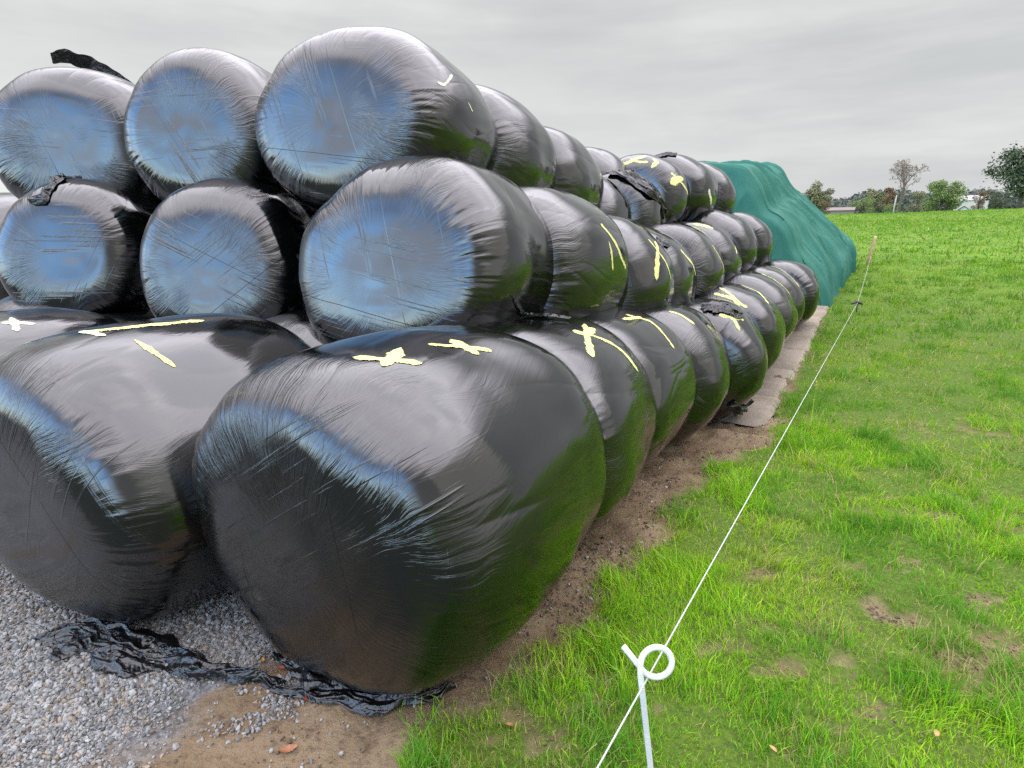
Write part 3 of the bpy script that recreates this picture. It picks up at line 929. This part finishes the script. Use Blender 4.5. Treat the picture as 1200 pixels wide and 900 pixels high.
def stones(name, x, y, s, flat, colr, rough, rng):
    iv, it = ico(); n = len(x); z = ground_z(x, y)
    sc = rng.uniform(.6, 1.2, (n, 3)) * s[:, None]; sc[:, 2] *= flat
    q = rng.normal(size=(n, 4)); q /= np.linalg.norm(q, axis=1)[:, None]
    w_, a, b_, c = q.T
    Rm = np.stack([1 - 2 * (b_**2 + c**2), 2 * (a * b_ - c * w_), 2 * (a * c + b_ * w_), 2 * (a * b_ + c * w_), 1 - 2 * (a**2 + c**2), 2 * (b_ * c - a * w_),
                   2 * (a * c - b_ * w_), 2 * (b_ * c + a * w_), 1 - 2 * (a**2 + b_**2)], 1).reshape(n, 3, 3)
    jit = 1 + rng.uniform(-.28, .28, (n, len(iv), 1))
    V = (iv[None] * jit) * sc[:, None]
    V = np.einsum('nij,nkj->nki', Rm, V) + np.stack([x, y, z + s * rng.uniform(.1, .9, n) * flat], 1)[:, None]
    T = (it[None] + (np.arange(n) * len(iv))[:, None, None]).reshape(-1, 3)
    me = mesh_np(name, V.reshape(-1, 3), tris=T, smooth=False)
    attr(me, 'col', np.repeat(np.concatenate([colr, np.ones((n, 1))], 1), len(iv), 0), 'FLOAT_COLOR')
    m, nt, b = new_mat(name); N = NT(nt); a_ = N.n('ShaderNodeAttribute', attribute_name='col')
    N.L(a_.outputs['Color'], b.inputs['Base Color']); b.inputs['Roughness'].default_value = rough
    b.inputs['Specular IOR Level'].default_value = .3
    tag(link(name, me, m), kind='stuff')


def gravel():
    rng = np.random.default_rng(5)
    N_ = 125000
    x = rng.uniform(-5.2, .2, N_ * 3); y = rng.uniform(1.22, 4.6, N_ * 3)
    D = x * SR + y * CR; l = x * CR - y * SR
    gm = gravel_mask(x, y, D, l)
    dens = sstep(-.12, .03, gm + fbm(x * 6, y * 6, 0, 61, 3) * .10) ** 1.6
    bareg = sstep(.40, .65, fbm(x * 1.9, y * 1.9, 0, 62, 3)) * .6
    dens = dens * (1 - bareg) * np.clip(2.2 / np.hypot(x, y), .3, 1) ** .8
    dens = np.maximum(dens, .010 * (D < 1.6) * (l < -1.0))
    fr = (np.abs(x) < y * 1.05 + .3)
    keep = (rng.random(len(x)) < dens) & fr & (l < -.95)
    x, y = x[keep][:N_], y[keep][:N_]; n = len(x)
    s = np.clip(rng.gamma(5, .0009, n) + .0016, .0022, .010) * (1 + .35 * (np.hypot(x, y) > 2.2))
    cc = rng.beta(2.2, 2.2, n); br = (rng.random(n) < .16)
    base = np.stack([.085 + .30 * cc, .088 + .295 * cc, .092 + .29 * cc], 1)
    base[br] = base[br] * np.array([1.0, .82, .62])
    stones('gravel', x, y, s, .75, base * np.array([.92, .92, .89]), .75, rng)


def clods():
    """crumbs of soil and small stones on the trodden earth along the bales"""
    rng = np.random.default_rng(8); n0 = 90000
    D = rng.uniform(.3, 6.4, n0); l = rng.uniform(-2.0, -.3, n0); x, y = rc(D, l)
    ge = grass_edge(D, l); gm = gravel_mask(x, y, D, l)
    dens = sstep(.12, -.05, ge) * sstep(.05, -.05, gm) * np.clip(.25 + .9 * fbm(x * 4, y * 4, 0, 63, 3), .02, 1) * np.clip(2.4 / np.hypot(x, y), 0, 1)
    dens = dens * (.35 + .65 * sstep(1.2, 2.2, D)) * .5
    k = rng.random(n0) < dens; x, y = x[k], y[k]; n = len(x)
    s = np.clip(rng.gamma(2.2, .0018, n) + .0015, .002, .012)
    g = rng.random(n); c = np.stack([.085 + .11 * g, .060 + .082 * g, .040 + .058 * g], 1)
    gr = rng.random(n) < .07; c[gr] = np.stack([.25 + .15 * g, .245 + .15 * g, .23 + .14 * g], 1)[gr]
    stones('soil_crumbs', x, y, s, .7, c, .95, rng)
    # the same in the worn spots of the meadow
    X, Y = [], []
    for cx, cy, a, b_ in PATCHES:
        m_ = int(900 * min(1, a * b_ * 30)); X.append(cx + rng.normal(0, .6, m_) * a); Y.append(cy + rng.normal(0, .6, m_) * b_)
    X, Y = np.concatenate(X), np.concatenate(Y); k = rng.random(len(X)) < bare(X, Y) * .8; X, Y = X[k], Y[k]; n = len(X)
    g = rng.random(n); c = np.stack([.075 + .10 * g, .052 + .075 * g, .033 + .052 * g], 1)
    stones('soil_crumbs', X, Y, np.clip(rng.gamma(2.0, .0016, n) + .0015, .0015, .011), .5, c, .95, rng)
gravel(); clods()

# ------------------------------------------------------------------ grass
def blades():
    rng = np.random.default_rng(3)
    out_v, out_q, out_t, out_c = [], [], [], []
    base = 0
    def sample(n, D0, D1, L0, L1):
        D = rng.uniform(D0, D1, n); l = rng.uniform(L0, L1, n); return rc(D, l)
    bands = [  # (distance range, density per m2, width, height, segments)
        (.7, 3.2, 15000, .0036, .050, 2), (3.2, 6, 6500, .0056, .056, 2), (6, 11, 2300, .0095, .066, 1), (11, 22, 620, .017, .075, 1), (22, 75, 90, .05, .07, 1)]
    for r0, r1, dens, w, h, seg in bands:
        az0, az1 = math.radians(-14), math.radians(50)
        area = (az1 - az0) / 2 * (r1**2 - r0**2); n = int(area * dens)
        r = np.sqrt(rng.uniform(r0**2, r1**2, n)); az = rng.uniform(az0, az1, n)
        x, y = r * np.sin(az), r * np.cos(az)
        D = x * SR + y * CR; l = x * CR - y * SR
        ge = grass_edge(D, l); bp_ = bare(x, y)
        clump = fbm(x * 3.2, y * 3.2, 0, 71, 3); cl2 = noise(x * 14, y * 14, 0, 72)
        dry = sstep(.05, .5, fbm(x * 1.3, y * 1.3, 0, 73, 3) + .35 * sstep(2.6, 1.3, y) )
        pk = sstep(-.10, .07, ge) * (1 - .58 * bp_) * np.clip(.85 + .35 * clump + .30 * cl2 - .12 * dry, .30, 1)
        pk = np.maximum(pk, .05 * sstep(-.45, -.1, ge) * (cl2 > .3) * (D > 0) * (D < 6))
        covered = (D > 5.7) & (D < 13.1) & (l < -.90)
        pile = (D > 13.3) & (D < 19.7) & (l < -1.4)
        k = (rng.random(n) < pk) & ~covered & ~pile
        x, y, D, l, clump, cl2, dry, bp_ = [v[k] for v in (x, y, D, l, clump, cl2, dry, bp_)]; n = len(x)
        z = ground_z(x, y) - .004
        ht = h * rng.gamma(5, 1 / 5, n) * (.8 + .55 * np.clip(clump, -.6, 1)) * (1 - .4 * bp_) * (1 - .25 * dry)
        ww = w * rng.uniform(.6, 1.3, n)
        yaw = rng.uniform(0, 2 * np.pi, n); lean = np.abs(rng.normal(.6, .5, n)) + 1.1 * bp_ * rng.random(n)
        ldx = np.cos(yaw) * .75 + noise(x * 5, y * 5, 0, 74) * .45; ldy = np.sin(yaw) * .75 + noise(x * 5, y * 5, 0, 75) * .45
        tuft = sstep(.05, .45, noise(x * 4.5, y * 4.5, 0, 81) + .6 * noise(x * 11, y * 11, 0, 82)) * (1 - bp_)
        ht = ht * (.72 + .85 * tuft)
        tip = np.stack([ldx * lean * ht, ldy * lean * ht, ht], 1)
        wd = rng.uniform(0, 2 * np.pi, n); W = np.stack([np.cos(wd) * ww / 2, np.sin(wd) * ww / 2, 0 * wd], 1)
        P0 = np.stack([x, y, z], 1)
        # colour
        g = rng.random(n)
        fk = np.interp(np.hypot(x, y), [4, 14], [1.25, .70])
        c = np.stack([.150 + .11 * g, .31 + .18 * g, .012 + .012 * g], 1)
        dk = sstep(-.1, .7, .6 * noise(x * 2.1, y * 2.1, 0, 76) + .55 * tuft + .5 * rng.normal(0, .35, n))[:, None]
        c = c * (1 - dk) + np.stack([.060 + .04 * g, .185 + .10 * g, .014 + .010 * g], 1) * dk
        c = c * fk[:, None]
        st = (rng.random(n) < (.07 + .24 * dry + .55 * bp_))[:, None]
        straw = np.stack([.34 + .15 * g, .29 + .12 * g, .11 + .07 * g], 1)
        c = np.where(st, straw, c)
        ye = (rng.random(n) < (.18 + .25 * dry))[:, None]; c = np.where(ye & ~st, c * np.array([1.55, 1.12, 1.0]), c)
        c4 = np.concatenate([c, np.ones((n, 1))], 1)
        if seg == 2:
            mid = tip * np.array([.35, .35, .62])
            V = np.stack([P0 - W, P0 + W, P0 + mid + W * .8, P0 + mid - W * .8, P0 + tip], 1)
            idx = base + np.arange(n)[:, None] * 5
            out_q.append(idx + np.array([0, 1, 2, 3])); out_t.append(idx + np.array([3, 2, 4]))
            out_v.append(V.reshape(-1, 3)); out_c.append(np.repeat(c4, 5, 0)); base += 5 * n
        else:
            V = np.stack([P0 - W, P0 + W, P0 + tip], 1); idx = base + np.arange(n)[:, None] * 3
            out_t.append(idx + np.array([0, 1, 2])); out_v.append(V.reshape(-1, 3)); out_c.append(np.repeat(c4, 3, 0)); base += 3 * n
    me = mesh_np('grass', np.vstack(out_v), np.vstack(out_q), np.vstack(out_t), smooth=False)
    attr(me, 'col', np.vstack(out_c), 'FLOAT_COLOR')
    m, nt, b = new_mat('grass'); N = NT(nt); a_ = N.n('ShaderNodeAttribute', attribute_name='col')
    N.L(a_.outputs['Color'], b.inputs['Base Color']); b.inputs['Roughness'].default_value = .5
    b.inputs['Specular IOR Level'].default_value = .15
    tr = N.n('ShaderNodeBsdfTranslucent'); N.L(N.mix(.35, a_.outputs['Color'], (.22, .50, .02)), tr.inputs['Color'])
    mx = N.n('ShaderNodeMixShader'); mx.inputs[0].default_value = .38
    N.L(b.outputs[0], mx.inputs[1]); N.L(tr.outputs[0], mx.inputs[2]); N.L(mx.outputs[0], nt.nodes['Material Output'].inputs['Surface'])
    tag(link('grass', me, m), kind='stuff')
    print('grass blades verts', base)


blades()

# ------------------------------------------------------------------ distant trees
BARK = simple('bark', (.09, .07, .05), .9, .01, 10, .25, 3)
def leafmat(name, c1, c2):
    m, nt, b = new_mat(name); N = NT(nt); P = N.n('ShaderNodeTexCoord').outputs['Object']
    n = N.noise(P, .9, 4, .7); N.L(N.mix(N.ramp(n, .35, .65), c1, c2), b.inputs['Base Color']); b.inputs['Roughness'].default_value = .7
    b.inputs['Specular IOR Level'].default_value = .15
    return m


LG = leafmat('light_foliage', (.13, .18, .060), (.21, .26, .09))
LD = leafmat('dark_foliage', (.050, .070, .038), (.095, .115, .062))
LO = leafmat('olive_foliage', (.14, .145, .075), (.22, .21, .11))
LB = leafmat('autumn_foliage', (.13, .085, .045), (.19, .13, .07))
TW = simple('twigs', (.17, .13, .11), .9)


def leaf_quads(C, s, rng):
    n = len(C); a = rng.normal(size=(n, 3)); a /= np.linalg.norm(a, axis=1)[:, None]
    b_ = np.cross(a, rng.normal(size=(n, 3))); b_ /= np.linalg.norm(b_, axis=1)[:, None]
    s = s * rng.uniform(.5, 1.3, (n, 1))
    V = np.stack([C - a * s, C - b_ * s * .7, C + a * s, C + b_ * s * .7], 1)
    return V.reshape(-1, 3), (np.arange(n)[:, None] * 4 + np.arange(4))


def tree(px, ybase, ytop, wpx, dist, mat, label, seed, nleaf=4500, lobes=16, trunk_frac=.25, group='trees beyond the field', name='tree', airy=.0, cat='tree'):
    rng = np.random.default_rng(seed)
    b0 = CAM + pix(px, ybase) * dist; t0 = CAM + pix(px, ytop) * dist
    H = t0.z - b0.z; Wd = wpx / F_PX * dist / 2
    root = link(name, None, loc=tuple(b0)); tag(root, label, cat, group)
    mb = MB(); tr = H * .03
    mb.tube([(0, 0, -4), (.02 * H, 0, H * .2), (-.01 * H, 0, H * .5), (0, 0, H * .8)], [tr * 1.3, tr, tr * .7, tr * .2], 8)
    Cs = []
    for i in range(lobes):
        a = rng.uniform(0, 2 * np.pi); zz = rng.uniform(trunk_frac + .08, .93)
        rr = math.sqrt(max(.05, 1 - ((zz - .5 - trunk_frac / 2) / (.56 - trunk_frac / 2)) ** 2)) * rng.uniform(.35, .85)
        c = np.array([math.cos(a) * rr * Wd, math.sin(a) * rr * Wd, zz * H]); Cs.append((c, rng.uniform(.30, .46) * min(Wd * 1.1, H * .5)))
        mb.tube([(0, 0, H * max(.12, zz * .5)), tuple(c * np.array([.5, .5, .85])), tuple(c)], [tr * .45, tr * .25, tr * .08], 5)
    link('trunk', mb.mesh('trunk'), BARK, root)
    Cs.append((np.array([0, 0, H * (.55 + trunk_frac * .4)]), min(Wd, H * .5) * .62))
    P = []
    per = nleaf // lobes
    for c, r in Cs:
        v = rng.normal(size=(per, 3)); v /= np.linalg.norm(v, axis=1)[:, None]
        v *= (rng.uniform(.25, 1, (per, 1)) ** .5) * r * (1 + .35 * rng.normal(size=(per, 1)) * (.5 + airy)); v[:, 2] *= .75
        P.append(c + v)
    P = np.vstack(P); V, q = leaf_quads(P, H * .022, rng)
    link('crown', mesh_np('crown', V, q, smooth=False), mat, root)
    return root


def bare_tree(px, ybase, ytop, wpx, dist, label, seed):
    rng = np.random.default_rng(seed)
    b0 = CAM + pix(px, ybase) * dist; t0 = CAM + pix(px, ytop) * dist; H = t0.z - b0.z; Wd = wpx / F_PX * dist / 2
    root = link('bare_tree', None, loc=tuple(b0)); tag(root, label, 'tree', 'trees beyond the field')
    mb = MB(); mb.tube([(0, 0, -4), (0, 0, H * .2), (.15, 0, H * .56)], [H * .028, H * .022, H * .017], 8)
    link('trunk', mb.mesh('trunk'), BARK, root)
    tw = MB(); tips = []
    def grow(p, d, L, r, lev):
        q = p + d * L; mid = p + d * L * .5 + rng.normal(size=3) * L * .06
        tw.tube([tuple(p), tuple(mid), tuple(q)], [r, r * .8, r * .55], 4, cap=False)
        if lev == 0: tips.append(q); return
        for _ in range(3 if lev > 1 else 4):
            nd = d + rng.normal(size=3) * .62; nd[2] = nd[2] * .8 + .22; nd /= np.linalg.norm(nd)
            grow(q, nd, L * .70, r * .55, lev - 1)
    for i in range(8):
        a = i / 8 * 2 * math.pi + rng.uniform(-.3, .3); d = np.array([math.cos(a) * .6, math.sin(a) * .6, rng.uniform(.3, 1.9)]); d /= np.linalg.norm(d)
        grow(np.array([.1, 0, H * rng.uniform(.26, .55)]), d, H * .155, H * .012, 4)
    me = tw.mesh('branches'); link('branches', me, TW, root)
    tips = np.array(tips); tips = tips[rng.random(len(tips)) < .55]
    V, q = leaf_quads(tips + rng.normal(size=tips.shape) * .05, H * .012, rng)
    link('sparse_leaves', mesh_np('sparse_leaves', V, q, smooth=False), LB, root)


bare_tree(1053, 252, 184, 36, 85, 'tall nearly bare tree standing alone at the far edge of the field', 5)
tree(1192, 246, 174, 62, 82, LD, 'big dark tree cut by the right edge of the photo', 6, 9000, 22, .2, airy=.3)
tree(1100, 252, 212, 48, 110, LG, 'broad rounded light green tree right of the bare tree', 7, 7000, 22, .05)
tree(957, 254, 214, 27, 105, LO, 'olive tree just right of the green covered pile', 8, 6000, 26, .08)
tree(1009, 253, 232, 30, 100, LG, 'low round light green bush left of the bare tree', 9, 4000, 14, .0, name='bush', cat='bush')
tree(1023, 252, 221, 22, 125, LO, 'pale yellow-green tree rising behind the low round bush', 10, 3500, 12, .1)
tree(1036, 252, 219, 24, 150, LB, 'brownish tree directly left of the bare tree', 11, 3500, 12, .1)
tree(1073, 252, 226, 20, 140, LO, 'greyish olive tree between the bare tree and the round green one', 12, 3000, 10, .1)
tree(1145, 247, 226, 17, 118, LB, 'rusty brown bush right of the small white building', 13, 3000, 10, .0, name='bush', cat='bush')
tree(1165, 246, 222, 30, 120, LD, 'dark low tree left of the big dark one', 14, 4000, 12, .0)
tree(966, 254, 236, 20, 98, LB, 'dull brown bush beside the olive tree', 15, 2500, 10, .0, name='bush', cat='bush')
tree(1040, 252, 238, 26, 97, LG, 'low pale green hedge bush in front of the brownish tree', 16, 3000, 10, .0, name='bush', cat='bush')

# far woodland: one mass
def woodland():
    rng = np.random.default_rng(9); P = []; S = []
    for i in range(210):
        px = rng.uniform(915, 1260); dist = rng.uniform(180, 300)
        t = (px - 940) / 260
        yt = 229 - 4 * math.sin(px / 23.) - 4 * rng.random() - (7 if 1110 < px < 1152 else 0) + (3 if px < 1000 else 0)
        b0 = CAM + pix(px, 255) * dist; top = CAM + pix(px, yt) * dist; H = top.z - b0.z
        n = 330; v = rng.normal(size=(n, 3)); v /= np.linalg.norm(v, axis=1)[:, None]; v *= rng.uniform(.4, 1, (n, 1))
        Wd = rng.uniform(3., 5.); v = v * np.array([Wd, Wd, H * .5]) * (1 + .12 * rng.normal(size=(n, 1)))
        P.append(np.array(b0) + np.array([0, 0, H * .5]) + v)
    P = np.vstack(P); V, q = leaf_quads(P, .55, rng)
    o = link('distant_woodland', mesh_np('distant_woodland', V, q, smooth=False), leafmat('woodland', (.085, .095, .080), (.15, .15, .125)))
    tag(o, kind='stuff')


woodland()

# farm buildings
def house(px, ybase, wpx, hpx, dist, roof_px, label, wallc, roofc, depth=5., yaw=.5):
    b0 = CAM + pix(px, ybase) * dist; W = wpx / F_PX * dist / 2; H = hpx / F_PX * dist; Rf = roof_px / F_PX * dist
    root = link('farm_building', None, loc=tuple(b0), rotz=yaw); tag(root, label, 'building', 'farm buildings beyond the field')
    mb = MB(); mb.box(-W, W, -depth, depth, -4, H)
    mb.add([(-W, -depth, H), (W, -depth, H), (0, -depth, H + Rf)], t=[(0, 1, 2)]); mb.add([(-W, depth, H), (W, depth, H), (0, depth, H + Rf)], t=[(0, 2, 1)])
    link('wall', mb.mesh('wall', False), simple('farm_wall', wallc, .8, .01, 5, .06, 1), root)
    mb = MB(); e = .25
    for sgn in (-1, 1):
        V = [(0, -depth - e, H + Rf + .02), (0, depth + e, H + Rf + .02), (sgn * (W + e), depth + e, H - .12), (sgn * (W + e), -depth - e, H - .12)]
        V2 = [(a, b_, c + .14) for a, b_, c in V]
        mb.add(V + V2, q=[(0, 1, 2, 3), (4, 7, 6, 5), (0, 3, 7, 4), (1, 5, 6, 2), (3, 2, 6, 7), (0, 4, 5, 1)])
    link('roof', mb.mesh('roof', False), simple('farm_roof', roofc, .6, .01, 6, .1, 2), root)
    for k in (-.45, .4):
        mb = MB(); mb.box(W * k - .35, W * k + .35, -depth - .05, -depth + .02, H * .35, H * .75)
        link('window', mb.mesh('window', False), simple('dark_window', (.03, .035, .04), .2), root)


house(1129, 250, 8, 3.5, 92, 3.5, 'small white gabled building at the edge of the field', (.62, .62, .60), (.13, .14, .15), 1.6, -.7)
house(1138, 240, 18, 5, 170, 5, 'farmhouse with a pale roof up behind the white building', (.45, .40, .34), (.36, .33, .32), 4, .9)
house(984, 250, 17, 3, 140, 3, 'long low brown-roofed farm shed left of the round bush', (.20, .16, .14), (.15, .11, .09), 3, 1.0)
# pole
w = CAM + pix(1046, 252) * 84; mb = MB(); H = 22 / F_PX * 84
mb.tube([(0, 0, -2), (.06, 0, H * .5), (.15, 0, H)], [.11, .10, .08], 7)
tag(link('wooden_pole', mb.mesh('wooden_pole'), simple('grey_pole', (.34, .32, .27), .8), loc=tuple(w)), 'thin pale leaning pole just left of the bare tree', 'pole')

# land and hedges behind the yard (mirrored in the bale ends)
def hills():
    n = 360; a = np.linspace(0, 2 * np.pi, n, endpoint=False); m = 14
    V = np.empty((n, m, 3))
    for j in range(m):
        t = j / (m - 1); R = 46 + 14 * t
        back = sstep(.35, -.35, np.cos(a))  # only behind: az=0 is ahead
        H = (1.2 + 2.2 * (fbm(np.cos(a) * 9, np.sin(a) * 9, 0, 91, 4) * .5 + .5)) * math.sin(t * math.pi * .5) * back
        V[:, j, 0] = np.sin(a) * R; V[:, j, 1] = np.cos(a) * R; V[:, j, 2] = H - .3 - 3 * (1 - back)
    keep = np.cos(a) < .35
    i = np.arange(n)[keep]; i.sort(); VV = V[i]
    me = mesh_np('hills', VV.reshape(-1, 3), grid_quads(len(i), m))
    tag(link('hills', me, simple('hedge_green', (.035, .055, .025), .9, .3, 1, .4, .5)), kind='structure')


hills()

# ------------------------------------------------------------------ world
W_ = bpy.data.worlds.new('World'); scene.world = W_; W_.use_nodes = True
nt = W_.node_tree; N = NT(nt); bg = nt.nodes['Background']
SUN_EL, SUN_AZ = math.radians(42), math.radians(110)   # azimuth clockwise from +Y: behind left of the camera
sky = N.n('ShaderNodeTexSky', sky_type='NISHITA'); sky.sun_disc = False; sky.sun_elevation = SUN_EL; sky.sun_rotation = SUN_AZ
D_ = N.n('ShaderNodeTexCoord').outputs['Generated']; dx, dy, dz = N.sep(D_)
zc = N.math('ADD', N.math('MAXIMUM', dz, 0.), .13)
pl = N.comb(N.math('DIVIDE', dx, zc), N.math('DIVIDE', dy, zc), 0.)
c1 = N.noise(pl, .55, 6, .55, dist=.4); c2 = N.noise(pl, 1.7, 5, .6, dist=.3)
band = N.noise(N.comb(N.math('MULTIPLY', dx, 1.2), N.math('MULTIPLY', dy, 1.2), N.math('MULTIPLY', dz, 9.)), 1.4, 5, .55)
# overcast: layered greys in front, brighter overhead
grey = N.mix(N.ramp(band, .35, .68), (.60, .62, .63), (.78, .79, .78))
grey = N.mix(N.math('MULTIPLY', N.ramp(c1, .40, .62), .5), grey, (.52, .53, .545))
hb = N.math('MULTIPLY', N.ramp(dz, .36, .05), N.ramp(dx, .55, -.25))
grey = N.mix(N.math('MULTIPLY', hb, .8), grey, (.93, .94, .92))
up = N.ramp(dz, .43, .72, 1., 6.4)
g2 = N.n('ShaderNodeVectorMath', operation='SCALE'); N.L(grey, g2.inputs[0]); N.L(up, g2.inputs['Scale'])
gt = N.n('ShaderNodeVectorMath', operation='MULTIPLY'); N.L(g2.outputs[0], gt.inputs[0]); N.L(N.mix(N.ramp(dz, .35, .6), (1, 1, 1), (1.0, .95, 1.03)), gt.inputs[1])
# broken blue sky behind left
back = N.math('ADD', N.math('MULTIPLY', dx, -.74), N.math('MULTIPLY', dy, -.67))
hole = N.math('MULTIPLY', N.ramp(back, .48, .78), N.ramp(N.math('ADD', dz, N.math('MULTIPLY', c2, .35)), .80, .52))
bs = N.n('ShaderNodeVectorMath', operation='SCALE'); N.L(sky.outputs[0], bs.inputs[0]); bs.inputs['Scale'].default_value = 1.2
cum = N.ramp(N.math('SUBTRACT', c2, N.math('MULTIPLY', N.math('SUBTRACT', dz, .25), .30)), .49, .57)
white = N.mix(N.ramp(c1, .3, .7), (2.2, 2.35, 2.6), (3.4, 3.45, 3.6))
bt = N.n('ShaderNodeVectorMath', operation='MULTIPLY'); N.L(bs.outputs[0], bt.inputs[0]); bt.inputs[1].default_value = (.80, 1.0, 1.16)
bluecl = N.mix(N.math('MULTIPLY', cum, .75), bt.outputs[0], white)
cum2 = N.ramp(N.noise(D_, 2.6, 5, .55, dist=.5), .46, .60)
bluecl = N.mix(N.math('MULTIPLY', cum2, .38), bluecl, (1.55, 1.6, 1.75))
fin = N.mix(hole, gt.outputs[0], bluecl)
N.L(fin, bg.inputs['Color']); bg.inputs['Strength'].default_value = 1.0

sl = bpy.data.lights.new('sun', 'SUN'); sl.energy = .6; sl.angle = math.radians(75); sl.color = (1, .94, .84)
so = bpy.data.objects.new('sun', sl); COL.objects.link(so)
sd = Vector((math.sin(SUN_AZ) * math.cos(SUN_EL), math.cos(SUN_AZ) * math.cos(SUN_EL), math.sin(SUN_EL)))
so.rotation_euler = sd.to_track_quat('Z', 'Y').to_euler()

# ------------------------------------------------------------------ camera and output
cam = bpy.data.cameras.new('camera'); co = bpy.data.objects.new('camera', cam); COL.objects.link(co)
cam.sensor_width = 36; cam.lens = F_PX / 1200 * 36; cam.clip_start = .05; cam.clip_end = 3000
co.location = CAM; co.rotation_euler = (math.pi / 2 - PIT, 0, 0)
scene.camera = co
vs = scene.view_settings; vs.view_transform = 'Standard'; vs.look = 'None'; vs.exposure = 0; vs.gamma = 1; vs.use_curve_mapping = False
scene.cycles.max_bounces = 6; scene.cycles.diffuse_bounces = 3; scene.cycles.glossy_bounces = 4; scene.cycles.transmission_bounces = 2
scene.cycles.use_denoising = False; scene.cycles.use_adaptive_sampling = True
